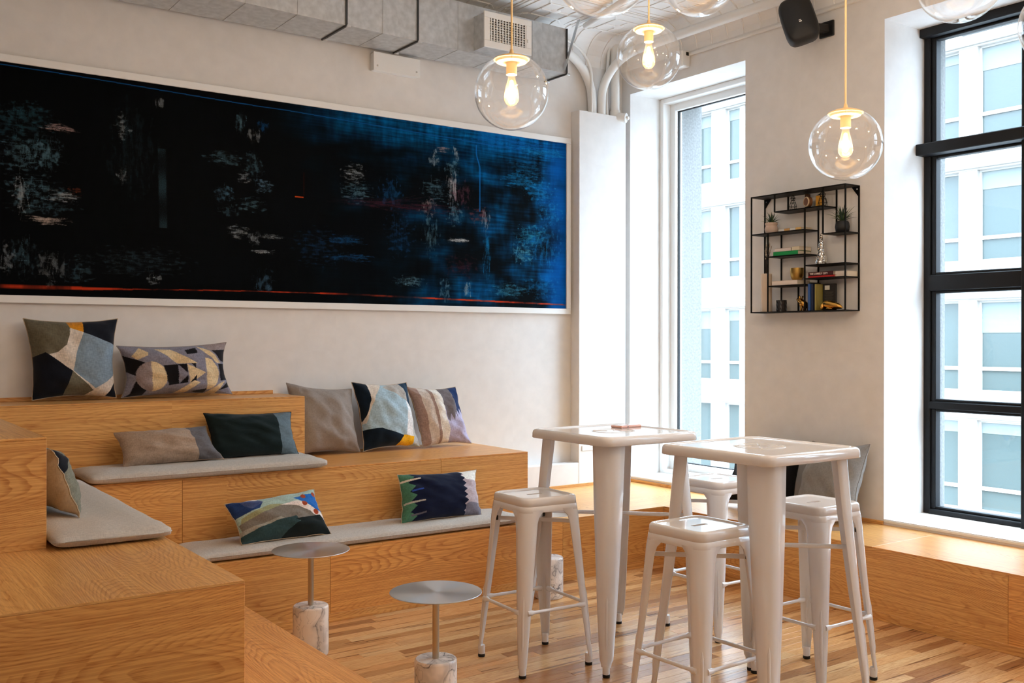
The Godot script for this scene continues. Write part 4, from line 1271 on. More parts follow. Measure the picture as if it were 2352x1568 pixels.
			for i in int(ln) + 1:
				var gap := str.get_noise_2d(cx + i * 3.0, cy * 5.0)
				if gap < -0.12:
					continue
				for j in wd:
					var px := int(cx + (j + i * slope if upright else i - ln / 2.0))
					var py := int(cy + (i - ln / 2.0 if upright else j + i * slope))
					if px < 0 or py < 0 or px >= w or py >= h:
						continue
					var q := (py * w + px) * 3
					col[q] = lerpf(col[q], cl.x, al); col[q + 1] = lerpf(col[q + 1], cl.y, al); col[q + 2] = lerpf(col[q + 2], cl.z, al)
	# long ruled lines: the thin blue one under the top edge, the red one near the bottom, a blue upright
	for x in w:
		var u := float(x) / w
		var yb := lerpf(0.012, 0.036, smoothstep(0.14, 0.5, u)) + maxf(0.0, u - 0.5) * 0.097
		if u < 0.885:
			for j in range(-1, 3):
				blend(col, w, h, x, int(yb * h) + j, Vector3(16, 84, 150), 0.8 if j in [0, 1] else 0.35)
		var yr := lerpf(0.963, 0.953, smoothstep(0.2, 0.45, u)) + maxf(0.0, u - 0.6) * 0.062
		var th: float = lerpf(11.0, 4.0, smoothstep(0.2, 0.32, u)) + (2.0 if u > 0.55 else 0.0)
		var st := clampf(0.62 + str.get_noise_2d(u * 14.0, 3.0) * 0.9 + str.get_noise_2d(u * 90.0, 8.0) * 0.25, 0.15, 0.95)
		for j in int(th):
			blend(col, w, h, x, int(yr * h) + j - int(th / 2), Vector3(206, 62, 30), st * (0.5 + 0.5 * sin(PI * (j + 0.5) / th)))
	for y in range(int(0.083 * h), int(0.46 * h)):
		var f := float(y) / h
		var cx := 0.818 + smoothstep(0.12, 0.22, f) * 0.007
		for j in range(-3, 4):
			blend(col, w, h, int(cx * w) + j, y, Vector3(14, 110, 190), 0.75 if absi(j) < 2 else 0.3)
	for y in range(int(0.3 * h), int(0.67 * h)):   # pale upright ribbon
		var f := float(y) / h
		for j in range(-12, 13):
			blend(col, w, h, int((0.325 + f * 0.006) * w) + j, y, Vector3(62, 94, 106), clampf(0.3 + 0.45 * str.get_noise_2d(y * 0.5, j * 0.3) + 0.2 * sin(f * 30.0), 0.0, 0.6) * smoothstep(13, 8, absf(j)))
	for y in range(int(0.34 * h), int(0.46 * h)):
		blend(col, w, h, int(0.525 * w) + y % 2, y, Vector3(180, 66, 24), 0.5)
	for x in range(int(0.512 * w), int(0.525 * w)):
		for j in 4:
			blend(col, w, h, x, int(0.465 * h) + j, Vector3(226, 82, 30), 0.8)
	var data := PackedByteArray()
	data.resize(w * h * 3)
	for i in col.size():
		data[i] = int(clampf(col[i], 0.0, 255.0))
	return Image.create_from_data(w, h, false, Image.FORMAT_RGB8, data)

func blend(col: PackedFloat32Array, w: int, h: int, x: int, y: int, c: Vector3, a: float) -> void:
	if x < 0 or y < 0 or x >= w or y >= h:
		return
	var q := (y * w + x) * 3
	col[q] = lerpf(col[q], c.x, a); col[q + 1] = lerpf(col[q + 1], c.y, a); col[q + 2] = lerpf(col[q + 2], c.z, a)

func painting() -> void:
	var xa := 0.25
	var xb := 4.766
	var ya := 1.742
	var yb := 3.005
	var t := thing("painting", "very wide dark blue abstract painting in a thin white frame", "painting", Vector3((xa + xb) / 2, (ya + yb) / 2, ZA))
	var c := t.position
	var m := MB.new()
	var z := 0.022
	m.span(Vector3(xa, ya, ZA + 0.004) - c, Vector3(xb, yb, ZA + z - 0.001) - c)
	obj("stretcher", m, M.trim, t)
	m = MB.new()
	m.quad(Vector3(xa - c.x, yb - c.y, z), Vector3(xb - c.x, yb - c.y, z), Vector3(xb - c.x, ya - c.y, z), Vector3(xa - c.x, ya - c.y, z), -1, Vector2(0, 0), Vector2(1, 0), Vector2(1, 1), Vector2(0, 1))
	var pm := mat(Color.WHITE, 0.5)
	pm.albedo_texture = tex(canvas_image(2048, 576))
	pm.metallic_specular = 0.12
	obj("canvas", m, pm, t)
	var w := 0.042
	for e in [[xa - w, yb, xb + w, yb + w], [xa - w, ya - w, xb + w, ya], [xb, ya, xb + w, yb], [xa - w, ya, xa, yb]]:
		obj("frame_rail", MB.new().span(Vector3(e[0], e[1], ZA) - c, Vector3(e[2], e[3], ZA + 0.032) - c, 0.002), M.trim, t)

# ---------------------------------------------------------------- pendants
func make_pendant(at: Vector3, where := "") -> Node3D:   # at: middle of the globe; the lamp hangs from the ceiling
	var t := thing("globe_pendant", "clear glass globe pendant with a glowing bulb and cream cap" + where, "pendant lamp", Vector3(at.x, YC - 0.012, at.z), 0, "clear glass globe pendants")
	var y := at.y - (YC - 0.012)
	obj("canopy", MB.new().lathe([Vector2(0, 0), Vector2(0.06, 0), Vector2(0.06, -0.012), Vector2(0.052, -0.024), Vector2(0, -0.026)], 24), M.cap_cream, t)
	obj("cord", MB.new().tube([Vector3(0, -0.024, 0), Vector3(0, y + 0.17, 0)], 0.0042, 8), M.cord_cream, t)
	var m := MB.new()
	m.xf.origin = Vector3(0, y, 0)
	m.lathe([Vector2(0, 0.172), Vector2(0.006, 0.171), Vector2(0.009, 0.158), Vector2(0.012, 0.1515), Vector2(0.03, 0.1488), Vector2(0.05, 0.143), Vector2(0.065, 0.1368), Vector2(0.0725, 0.1325), Vector2(0.0725, 0.1295), Vector2(0.064, 0.128), Vector2(0.062, 0.12), Vector2(0.058, 0.118), Vector2(0.0, 0.118)], 32)
	obj("cap", m, M.cap_cream, t)
	m = MB.new()
	m.xf.origin = Vector3(0, y, 0)
	m.lathe([Vector2(0, 0.12), Vector2(0.0215, 0.12), Vector2(0.0215, 0.07), Vector2(0.0, 0.07)], 20)
	obj("socket", m, M.cap_cream, t)
	m = MB.new()
	m.xf.origin = Vector3(0, y, 0)
	m.lathe([Vector2(0, 0.075), Vector2(0.014, 0.075), Vector2(0.015, 0.055), Vector2(0.021, 0.03), Vector2(0.028, 0.0), Vector2(0.0305, -0.02), Vector2(0.028, -0.036), Vector2(0.019, -0.049), Vector2(0.006, -0.054), Vector2(0, -0.054)], 24)
	var bulb := obj("bulb", m, M.bulb_glass, t)
	m = MB.new()
	m.xf.origin = Vector3(0, y, 0)
	m.lathe([Vector2(0, 0.05), Vector2(0.007, 0.046), Vector2(0.0095, 0.03), Vector2(0.0125, 0.0), Vector2(0.013, -0.018), Vector2(0.009, -0.03), Vector2(0, -0.034)], 14)
	obj("filament", m, M.filament, bulb)
	m = MB.new()
	m.xf.origin = Vector3(0, y, 0)
	var prof := []
	for k in 25:
		var a := lerpf(0.52, PI, k / 24.0)
		prof.append(Vector2(sin(a) * 0.15, cos(a) * 0.15))
	m.lathe(prof, 48)
	prof.reverse()
	for k in prof.size():
		prof[k] *= 0.985
	m.lathe(prof, 48)
	obj("globe", m, M.globe, t)
	var l := OmniLight3D.new()
	l.name = "glow"
	l.position = Vector3(0, y, 0)
	l.light_color = Color(1.0, 0.9, 0.78)
	l.light_energy = LAMP
	l.light_size = 0.02
	l.omni_range = 14.0
	l.omni_attenuation = 2.0
	l.shadow_enabled = true
	t.add_child(l)
	return t

func pendants() -> void:
	var where := {2.315: ", above the side table", 3.212: ", above the phone's table", 3.574: ", lowest of them", 2.946: ", hung highest"}
	for p in [Vector3(2.315, 2.493, -3.281), Vector3(3.212, 2.819, -3.445), Vector3(3.574, 2.324, -2.631), Vector3(1.935, 2.612, -2.278), Vector3(2.946, 2.959, -2.864), Vector3(3.353, 2.783, -1.99), Vector3(3.85, 2.69, -1.88),
			Vector3(2.5, 2.45, -0.6), Vector3(3.6, 2.9, 0.2), Vector3(1.8, 2.85, 1.3), Vector3(3.1, 2.5, 1.8), Vector3(1.4, 2.45, 3.2), Vector3(2.6, 2.8, 3.6)]:
		make_pendant(p, where.get(p.x, ""))

# ---------------------------------------------------------------- duct, pipes, speaker
func duct_front(x: float) -> float:
	return -5.6 - (x - 2.0) * 0.0514

func services() -> void:
	var t := thing("air_duct", "rectangular galvanised steel air duct hung along the painting wall", "duct", Vector3(1.5, 3.44, -5.8))
	var o := t.position
	var y0 := 3.44
	var y1 := 3.765
	var zb := -5.99
	var joints := [XL + 0.02, 0.15, 1.43, 2.73, 3.25, 4.53]
	for i in joints.size() - 1:
		var a: float = joints[i]
		var b: float = joints[i + 1]
		var m := MB.new()
		m.xf.origin = -o
		var c := Vector3((a + b) / 2, (y0 + y1) / 2, -5.85)
		var p := []
		for e in [[a, 0], [b, 0]]:
			var x: float = e[0]
			for q in [[y0, zb], [y0, duct_front(x)], [y1, duct_front(x)], [y1, zb]]:
				p.append(Vector3(x, q[0], q[1]))
		for k in 4:
			var k2 := (k + 1) % 4
			m.face([p[k], p[k2], p[4 + k2], p[4 + k]], c, 1, 0, Vector2.ZERO)
		m.face([p[0], p[1], p[2], p[3]], c, 0, 1, Vector2.ZERO)
		m.face([p[4], p[5], p[6], p[7]], c, 0, 1, Vector2.ZERO)
		var sec := obj("duct_section", m, M.galvanised, t)
		# folded seam ribs across each section
		var n := int((b - a) / 0.42)
		for k in n:
			var x := a + (b - a) * (k + 1.0) / (n + 1.0)
			var s := MB.new()
			s.xf.origin = -o
			s.bar(Vector3(x, y0 - 0.001, zb), Vector3(x, y0 - 0.001, duct_front(x)), 0.004, 0.003)
			s.bar(Vector3(x, y0, duct_front(x) + 0.001), Vector3(x, y1, duct_front(x) + 0.001), 0.004, 0.003)
			obj("fold", s, M.galvanised, sec)
		if i > 1:   # slip joints with dark edges and corner clips
			var f := MB.new()
			f.xf.origin = -o
			var zf := duct_front(b)
			f.bar(Vector3(b, y0 - 0.004, zb), Vector3(b, y0 - 0.004, zf + 0.006), 0.012, 0.01)
			f.bar(Vector3(b, y0 - 0.004, zf + 0.005), Vector3(b, y1, zf + 0.005), 0.012, 0.01)
			obj("joint_flange", f, M.galvanised_dark, t)
			var cl := MB.new()
			cl.xf.origin = -o
			cl.box(Vector3(b + 0.014, y0 - 0.004, zf + 0.004), Vector3(0.03, 0.016, 0.016), 0.003)
			obj("corner_clip", cl, M.galvanised, t)
			cl = MB.new()
			cl.xf.origin = -o
			cl.box(Vector3(b + 0.014, y0 - 0.006, zb + 0.02), Vector3(0.03, 0.014, 0.02), 0.003)
			obj("corner_clip", cl, M.galvanised, t)
	var strap := MB.new()
	strap.xf.origin = -o
	strap.bar(Vector3(4.5, y0 + 0.02, duct_front(4.5) + 0.012), Vector3(4.62, YC - 0.02, duct_front(4.5) + 0.03), 0.03, 0.003)
	obj("hanger_strap", strap, M.galvanised, t)
	# grille box on its side
	var rb := MB.new()
	rb.xf.origin = -o
	rb.span(Vector3(3.7, 3.455, -5.74), Vector3(4.07, 3.458, -5.554))   # open sheet metal sleeve
	rb.span(Vector3(3.7, 3.682, -5.74), Vector3(4.07, 3.685, -5.554))
	rb.span(Vector3(3.7, 3.458, -5.74), Vector3(3.703, 3.682, -5.554))
	rb.span(Vector3(4.067, 3.458, -5.74), Vector3(4.07, 3.682, -5.554))
	var reg := obj("register_box", rb, M.galvanised, t)
	rb = MB.new()
	rb.xf.origin = -o
	var fx0 := 3.69
	var fx1 := 4.08
	var fy0 := 3.452
	var fy1 := 3.69
	for e in [[fx0, fy0, fx1, fy0 + 0.045], [fx0, fy1 - 0.04, fx1, fy1], [fx0, fy0 + 0.045, fx0 + 0.045, fy1 - 0.04], [fx1 - 0.045, fy0 + 0.045, fx1, fy1 - 0.04]]:
		rb.span(Vector3(e[0], e[1], -5.554), Vector3(e[2], e[3], -5.543), 0.002)
	obj("grille_frame", rb, M.trim, reg)
	for k in 13:
		var x := fx0 + 0.058 + k * 0.0235
		rb = MB.new()
		rb.xf.origin = -o
		rb.span(Vector3(x - 0.0035, fy0 + 0.044, -5.552), Vector3(x + 0.0035, fy1 - 0.039, -5.545))
		obj("slat", rb, M.trim, reg)
	for k in 9:
		var y := fy0 + 0.054 + k * 0.0165
		rb = MB.new()
		rb.xf.origin = -o
		rb.span(Vector3(fx0 + 0.044, y - 0.002, -5.5525), Vector3(fx1 - 0.044, y + 0.002, -5.549))
		obj("slat", rb, M.trim, reg)
	rb = MB.new()
	rb.xf.origin = -o
	rb.box(Vector3(fx1 - 0.036, 3.545, -5.538), Vector3(0.006, 0.022, 0.014), 0.002)
	obj("damper_lever", rb, M.trim, reg)
	# white box on the wall below the duct
	t = thing("junction_box", "small white painted metal box on the wall just below the duct", "electrical box", Vector3(3.28, 3.305, ZA))
	obj("box", MB.new().span(Vector3(-0.175, 0, 0), Vector3(0.175, 0.118, 0.055), 0.003), M.trim, t)
	obj("lid", MB.new().span(Vector3(-0.178, -0.003, 0.055), Vector3(0.178, 0.121, 0.06), 0.002), M.trim, t)
	for s in [-1.0, 1.0]:
		obj("screw", MB.new().box(Vector3(s * 0.15, 0.03, 0.061), Vector3(0.012, 0.012, 0.003), 0.002), M.chrome, t)
	# pipes rising out of the boxed corner
	var pg := "white painted pipes above the boxed corner"
	var defs := [
		["thick white pipe that bends over towards the duct", 0.034, [Vector3(5.0, 3.2, -6.0), Vector3(5.0, 3.32, -6.0), Vector3(4.985, 3.45, -6.0), Vector3(4.93, 3.56, -6.0), Vector3(4.84, 3.64, -5.99), Vector3(4.7, 3.7, -5.97), Vector3(4.575, 3.712, -5.96)]],
		["thin white conduit with a bend beside the thick pipe", 0.011, [Vector3(4.965, 3.2, -5.965), Vector3(4.965, 3.5, -5.965), Vector3(4.95, 3.6, -5.965), Vector3(4.9, 3.68, -5.965), Vector3(4.8, 3.74, -5.95), Vector3(4.6, 3.79, -5.93)]],
		["thick white pipe that bends over into the room towards the window", 0.034, [Vector3(5.085, 3.2, -5.99), Vector3(5.085, 3.34, -5.99), Vector3(5.09, 3.46, -5.98), Vector3(5.12, 3.58, -5.93), Vector3(5.155, 3.67, -5.84), Vector3(5.18, 3.715, -5.7), Vector3(5.2, 3.725, -5.5), Vector3(5.2, 3.725, -2.0), Vector3(5.2, 3.725, 4.0)]],
		["thin white pipe between the two thicker ones", 0.012, [Vector3(5.155, 3.2, -6.0), Vector3(5.155, 3.4, -6.01), Vector3(5.17, 3.6, -6.02), Vector3(5.17, 3.8, -6.0)]],
		["straight white pipe ending in a capped elbow", 0.036, [Vector3(5.225, 3.2, -5.99), Vector3(5.225, 3.5, -5.99), Vector3(5.225, 3.85, -5.99)]]]
	for d in defs:
		var p := thing("pipe", d[0], "pipe", d[2][0], 0, pg)
		var pts := []
		for q in smooth_path(d[2]):
			pts.append(q - p.position)
		obj("pipe_run", MB.new().tube(pts, d[1], 16), M.pipe, p)
		if d[1] > 0.035:
			var el := MB.new()
			el.tube([Vector3(0, 0.03, 0), Vector3(0, 0.11, 0)], 0.043, 16)
			el.tube([Vector3(0, 0.06, 0), Vector3(0.03, 0.05, 0.055), Vector3(0.04, 0.047, 0.07)], [0.04, 0.036, 0.036], 16)
			obj("elbow", el, M.pipe, p)
			var cap := MB.new()
			cap.tube([Vector3(0.038, 0.047, 0.068), Vector3(0.046, 0.045, 0.082)], 0.04, 8)
			cap.tube([Vector3(0.046, 0.045, 0.08), Vector3(0.056, 0.042, 0.1)], 0.017, 4)
			obj("cap", cap, M.pipe, p)
	var cd := thing("wall_conduit", "thin painted conduit running along the top of the window wall", "conduit", Vector3(XB - 0.012, 3.612, -5.3))
	obj("conduit_run", MB.new().span(Vector3(-0.012, -0.01, 0.0), Vector3(0.012, 0.01, 9.0), 0.004), M.pipe, cd)
	obj("end_box", MB.new().box(Vector3(-0.03, -0.035, -0.04), Vector3(0.085, 0.12, 0.1), 0.008), M.pipe, cd)
	obj("grommet", MB.new().box(Vector3(-0.02, 0.0, 0.012), Vector3(0.03, 0.026, 0.01), 0.006), M.rubber, cd)
	var cp := thing("ceiling_pipe", "white pipe crossing below the pressed tin ceiling beside the duct", "pipe", Vector3(4.7, 3.815, -5.72))
	obj("pipe_run", MB.new().tube([Vector3(0, 0, 0), Vector3(-0.55, 0, 2.3), Vector3(-1.1, 0, 4.6)], 0.022, 12), M.pipe, cp)
	# sprinkler
	var sp := thing("sprinkler", "small brass fire sprinkler on a white pipe elbow", "sprinkler", Vector3(4.62, YC, -4.9))
	obj("elbow", MB.new().tube([Vector3(0.05, -0.05, 0), Vector3(0.03, -0.075, 0), Vector3(0.0, -0.09, 0), Vector3(-0.02, -0.075, 0.0), Vector3(-0.02, -0.04, 0)], 0.014, 10), M.pipe, sp)
	obj("branch", MB.new().tube([Vector3(0.05, -0.05, 0), Vector3(0.05, 0.0, 0)], 0.014, 10), M.pipe, sp)
	var h := MB.new()
	h.xf.origin = Vector3(-0.02, 0.0, 0)
	h.tube([Vector3(0, -0.04, 0), Vector3(0, -0.02, 0)], 0.008, 6)
	h.tube([Vector3(-0.008, -0.02, 0), Vector3(-0.011, -0.005, 0), Vector3(-0.003, 0.012, 0)], 0.002, 5)
	h.tube([Vector3(0.008, -0.02, 0), Vector3(0.011, -0.005, 0), Vector3(0.003, 0.012, 0)], 0.002, 5)
	h.tube([Vector3(0, 0.012, 0), Vector3(0, 0.014, 0)], 0.014, 12)
	obj("head", h, M.brass, sp)
	# loudspeaker on the window wall
	var s := thing("loudspeaker", "black wedge-shaped loudspeaker bracketed high on the window wall", "loudspeaker", Vector3(XB, 3.49, -4.1))
	var b := MB.new()
	b.xf = Transform3D(Basis.from_euler(Vector3(deg_to_rad(-8), deg_to_rad(-52), deg_to_rad(17)), EULER_ORDER_YXZ), Vector3(-0.2, 0.01, -0.04))
	var rings := []
	for e in [[0.0, 0.0, 0.115], [0.088, 0.13, 0.115], [0.1, 0.145, 0.1], [0.105, 0.15, 0.07], [0.1, 0.14, 0.0], [0.075, 0.105, -0.08], [0.045, 0.07, -0.115], [0.0, 0.0, -0.12]]:
		var ring := []
		for k in 33:
			var a := TAU * k / 32
			ring.append([Vector3(signf(cos(a)) * pow(absf(cos(a)), 0.45) * e[0], signf(sin(a)) * pow(absf(sin(a)), 0.5) * e[1], e[2]), Vector2(k / 32.0, e[2])])
		rings.append(ring)
	b.loft(rings, 1)
	b.orient(0)
	obj("cabinet", b, M.black_plastic, s)
	var lg := MB.new()
	lg.xf = b.xf
	lg.box(Vector3(0.0, -0.02, 0.1155), Vector3(0.012, 0.005, 0.0015))
	lg.box(Vector3(0.002, -0.03, 0.1155), Vector3(0.016, 0.006, 0.0015))
	obj("badge", lg, M.trim, s)
	obj("bracket", MB.new().bar(Vector3(-0.16, 0.0, -0.01), Vector3(-0.01, 0.0, 0.03), 0.05, 0.05, 0.006), M.black_plastic, s)
	obj("wall_plate", MB.new().span(Vector3(-0.016, -0.05, -0.03), Vector3(0, 0.05, 0.08), 0.004), M.black_plastic, s)

func smooth_path(p: Array) -> Array:
	var out := []
	for i in p.size() - 1:
		var a: Vector3 = p[maxi(i - 1, 0)]
		var b: Vector3 = p[i]
		var c: Vector3 = p[i + 1]
		var d: Vector3 = p[mini(i + 2, p.size() - 1)]
		var n := 5 if b.distance_to(c) < 0.6 else 1
		for k in n:
			out.append(b.cubic_interpolate(c, a, d, float(k) / n) if n > 1 else b)
	out.append(p[-1])
	return out

# ---------------------------------------------------------------- wire shelf and the things on it
const SW := 0.752     # width, height, depth of the shelf
const SH := 0.772
const SD := 0.145
const SY := 1.688     # its underside
const SZ := -4.582    # its far end

func at_shelf(u: float, v: float, d: float) -> Vector3:   # u along from the corner side, v up from the bottom in parts, d out from the wall in parts
	return Vector3(XB - 0.002 - SD * d, SY + SH * v, SZ + SW * u)

func book(label: String, at: Vector3, size: Vector3, col: Color, turn := 0.0, title := "", tcol := Color.WHITE, upright := false) -> Node3D:
	# lying flat: size x across (spine to fore-edge), y thick, z along the spine; the spine faces the room. Upright books stand on their tails
	var t := thing("book", label, "book", at, turn, "books on the wire shelf")
	var c := mat(col, 0.55)
	var pg := mat(rgb(226, 212, 190), 0.9)
	if upright:
		obj("cover", book_cover(size.x, size.z, size.y, true), c, t)
		obj("pages", MB.new().box(Vector3(0.004, size.y * 0.5, 0), Vector3(size.x - 0.008, size.y - 0.006, size.z - 0.004)), pg, t)
	else:
		obj("cover", book_cover(size.x, size.y, size.z, false), c, t)
		obj("pages", MB.new().box(Vector3(0.004, size.y * 0.5, 0), Vector3(size.x - 0.008, size.y - 0.004, size.z - 0.006)), pg, t)
	if title:
		var tm := TextMesh.new()
		var f := SystemFont.new()
		f.font_names = PackedStringArray(["Droid Sans"])
		f.font_weight = 700
		tm.font = f
		tm.text = title
		tm.font_size = 32
		tm.pixel_size = 0.0005
		tm.depth = 0.0006
		var o := obj("title", tm, mat(tcol, 0.6), t)
		var wd := tm.get_aabb().size
		var sc: float = minf(size.y * 0.6 / wd.y, size.z * 0.72 / wd.x)
		o.scale = Vector3(sc, sc, 1)
		o.rotation.y = -PI / 2
		o.position = Vector3(-size.x * 0.5 - 0.0004, size.y * 0.5, -size.z * 0.08)
	return t

func book_cover(w: float, h: float, l: float, upright: bool) -> MB:
	var m := MB.new()
	if upright:   # w deep from spine, h thick along z, l tall
		m.span(Vector3(-w / 2, 0, -h / 2), Vector3(w / 2, l, -h / 2 + 0.002), 0.0006)
		m.span(Vector3(-w / 2, 0, h / 2 - 0.002), Vector3(w / 2, l, h / 2), 0.0006)
		m.span(Vector3(-w / 2, 0, -h / 2), Vector3(-w / 2 + 0.002, l, h / 2), 0.0006)
	else:
		m.span(Vector3(-w / 2, 0, -l / 2), Vector3(w / 2, 0.002, l / 2), 0.0006)
		m.span(Vector3(-w / 2, h - 0.002, -l / 2), Vector3(w / 2, h, l / 2), 0.0006)
		m.span(Vector3(-w / 2, 0, -l / 2), Vector3(-w / 2 + 0.002, h, l / 2), 0.0006)
	return m

func spiky_plant(t: Node3D, base: Vector3, n: int, len: float, sd: int, tip: Color) -> void:
	var r := RandomNumberGenerator.new()
	r.seed = sd
	for k in n:
		var a := TAU * k * 0.381966
		var lean := lerpf(0.15, 1.15, float(k) / n)
		var l := len * r.randf_range(0.75, 1.1)
		var m := MB.new()
		var rings := []
		var d := Vector3(cos(a), 0, sin(a))
		var side := Vector3(-sin(a), 0, cos(a))
		for i in 6:
			var f := i / 5.0
			var le := lean * (0.75 + 0.45 * f)
			var c := base + (d * sin(le) + Vector3.UP * cos(le)) * l * f
			var w := 0.0062 * (1.0 - f * f) + 0.0002
			var nn := (d * cos(le) - Vector3.UP * sin(le)) * w * 0.35
			rings.append([[c - side * w, Vector2()], [c + nn, Vector2()], [c + side * w, Vector2()], [c - nn, Vector2()], [c - side * w, Vector2()]])
		m.loft(rings, 1)
		m.orient(0)
		obj("leaf", m, M["leaf%d" % (k % 3)], t)

func blob(m: MB, pts: Array, radii: Array) -> void:
	m.tube(pts, radii, 12)

func shelf() -> void:
	M.leaf0 = mat(rgb(34, 58, 44), 0.5)
	M.leaf1 = mat(rgb(46, 72, 50), 0.5)
	M.leaf2 = mat(rgb(70, 92, 52), 0.5)
	var t := thing("wire_shelf", "black metal wall shelf of stepped open compartments", "shelf", Vector3(XB, SY, SZ + SW / 2))
	var o := t.position
	var th := 0.008
	# plates: u from, u to, v (from top)
	for p in [[0.0, 1.0, 0.0], [0.0, 1.0, 1.0], [0.266, 0.775, 0.15], [0.0, 0.59, 0.325], [0.193, 0.59, 0.529], [0.775, 1.0, 0.378], [0.193, 0.59, 0.78], [0.59, 1.0, 0.624], [0.59, 1.0, 0.733]]:
		var a := at_shelf(p[0], 1.0 - p[2], 0.0) - o
		var b := at_shelf(p[1], 1.0 - p[2], 1.0) - o
		obj("plate", MB.new().span(a - Vector3(0, th / 2, 0), b + Vector3(0, th / 2, 0), 0.001), M.black_metal, t)
	# posts at the front and at the wall: u, v from, v to (from top)
	for p in [[0.0, 0.0, 1.0], [1.0, 0.0, 1.0], [0.193, 0.325, 1.0], [0.59, 0.15, 1.0], [0.775, 0.0, 0.378], [0.266, 0.0, 0.15]]:
		for d in [0.035, 0.965]:
			var a := at_shelf(clampf(p[0], 0.005, 0.995), 1.0 - p[1], d) - o
			var b := at_shelf(clampf(p[0], 0.005, 0.995), 1.0 - p[2], d) - o
			obj("post", MB.new().span(a - Vector3(0.0045, 0, 0.0045), b + Vector3(0.0045, 0, 0.0045), 0.001), M.black_metal, t)
	var pp := at_shelf(0.38, 0.22, 0.035) - o
	obj("post", MB.new().span(pp - Vector3(0.0045, 0, 0.0045), at_shelf(0.38, 0.0, 0.035) - o + Vector3(0.0045, 0, 0.0045), 0.001), M.black_metal, t)
	for e in [[0.0, 1.0], [1.0, -1.0]]:   # corner gussets screwed to the wall
		var c := at_shelf(e[0], 1.0, 0.02) - o
		var m := MB.new()
		m.xf = Transform3D(Basis(Vector3(0, 0, e[1]), Vector3(0, 1, 0), Vector3(-1, 0, 0)), c)
		m.prism(PackedVector2Array([Vector2(0, 0), Vector2(0.06, 0), Vector2(0.0, -0.075)]), 0.0, 0.004)
		var g := obj("gusset", m, M.black_metal, t)
		obj("screw", MB.new().box(c + Vector3(-0.006, -0.02, e[1] * 0.018), Vector3(0.003, 0.008, 0.006), 0.001), M.chrome, g)
	var tp := th / 2   # top of a plate
	# upper middle compartment
	for k in 2:
		var f := thing("wire_figurine", ["black wire penguin figurine at the corner-window end of the top compartment", "black wire penguin figurine next to the yellow block"][k], "figurine", at_shelf([0.40, 0.71][k], 0.85, 0.55) + Vector3(0, tp, 0), [0.6, 2.2][k])
		var w := MB.new()
		var lv := [[0.0, 0.026], [0.025, 0.03], [0.05, 0.022], [0.065, 0.014], [0.08, 0.019], [0.096, 0.007]]
		for i in lv.size():
			var ring := []
			for q in 7:
				var a := TAU * q / 6 + i * 0.4
				ring.append(Vector3(cos(a) * lv[i][1], lv[i][0], sin(a) * lv[i][1] * 0.8))
			for q in 6:
				w.tube([ring[q], ring[q + 1]], 0.0013, 4)
				if i + 1 < lv.size():
					var a2 := TAU * q / 6 + (i + 1) * 0.4
					w.tube([ring[q], Vector3(cos(a2) * lv[i + 1][1], lv[i + 1][0], sin(a2) * lv[i + 1][1] * 0.8)], 0.0013, 4)
		w.tube([Vector3(0.017, 0.08, 0), Vector3(0.036, 0.074, 0)], [0.004, 0.001], 5)
		obj("wire_body", w, M.black_metal, f)
		obj("feet", MB.new().box(Vector3(0.008, 0.002, 0), Vector3(0.04, 0.004, 0.04), 0.001), M.black_metal, f)
	var ck := thing("desk_clock", "small brown desk clock with a round cream rim", "clock", at_shelf(0.575, 0.85, 0.5) + Vector3(0, tp, 0), -0.35)
	obj("stand", MB.new().box(Vector3(0.012, 0.05, -0.05), Vector3(0.03, 0.1, 0.02), 0.002), mat(rgb(74, 48, 30), 0.6), ck)
	var cm := MB.new()
	cm.xf = Transform3D(Basis(Vector3.FORWARD, PI / 2), Vector3(-0.012, 0.042, 0))
	cm.lathe([Vector2(0, -0.02), Vector2(0.03, -0.02), Vector2(0.032, 0.01), Vector2(0, 0.01)], 24)
	obj("dial", cm, mat(rgb(120, 78, 46), 0.5), ck)
	var ring2 := []
	for k in 25:
		var a := TAU * k / 24
		ring2.append(Vector3(-0.028, 0.042 + sin(a) * 0.028, cos(a) * 0.028))
	obj("rim", MB.new().tube(ring2, 0.005, 8, false), mat(rgb(214, 186, 150), 0.5), ck)
	var yb := tag(obj("yellow_block", MB.new().box(Vector3.ZERO, Vector3(0.03, 0.075, 0.045), 0.002), mat(rgb(206, 148, 46), 0.6)), "small mustard yellow block in the top compartment", "block")
	yb.position = at_shelf(0.668, 0.85, 0.45) + Vector3(0, tp + 0.0375, 0)
	# plants
	var p1 := thing("potted_succulent", "spiky succulent in a rounded cream pot on the wire shelf", "potted plant", at_shelf(0.155, 0.675, 0.5) + Vector3(0, tp, 0))
	obj("pot", MB.new().lathe([Vector2(0, 0), Vector2(0.03, 0.0), Vector2(0.041, 0.012), Vector2(0.044, 0.032), Vector2(0.039, 0.048), Vector2(0.037, 0.054), Vector2(0.041, 0.06), Vector2(0.041, 0.072), Vector2(0.037, 0.072), Vector2(0.036, 0.062), Vector2(0, 0.062)], 28), mat(rgb(206, 182, 166), 0.8), p1)
	spiky_plant(p1, Vector3(0, 0.06, 0), 22, 0.088, 3, Color.GREEN)
	var p2 := thing("potted_succulent", "spiky succulent in a round matt black pot on the wire shelf", "potted plant", at_shelf(0.90, 0.622, 0.5) + Vector3(0, tp, 0))
	obj("pot", MB.new().lathe([Vector2(0, 0), Vector2(0.03, 0.0), Vector2(0.041, 0.012), Vector2(0.045, 0.036), Vector2(0.041, 0.06), Vector2(0.034, 0.072), Vector2(0.030, 0.072), Vector2(0.030, 0.066), Vector2(0, 0.066)], 28), mat(rgb(22, 24, 28), 0.6), p2)
	spiky_plant(p2, Vector3(0, 0.064, 0), 26, 0.115, 4, Color.GREEN)
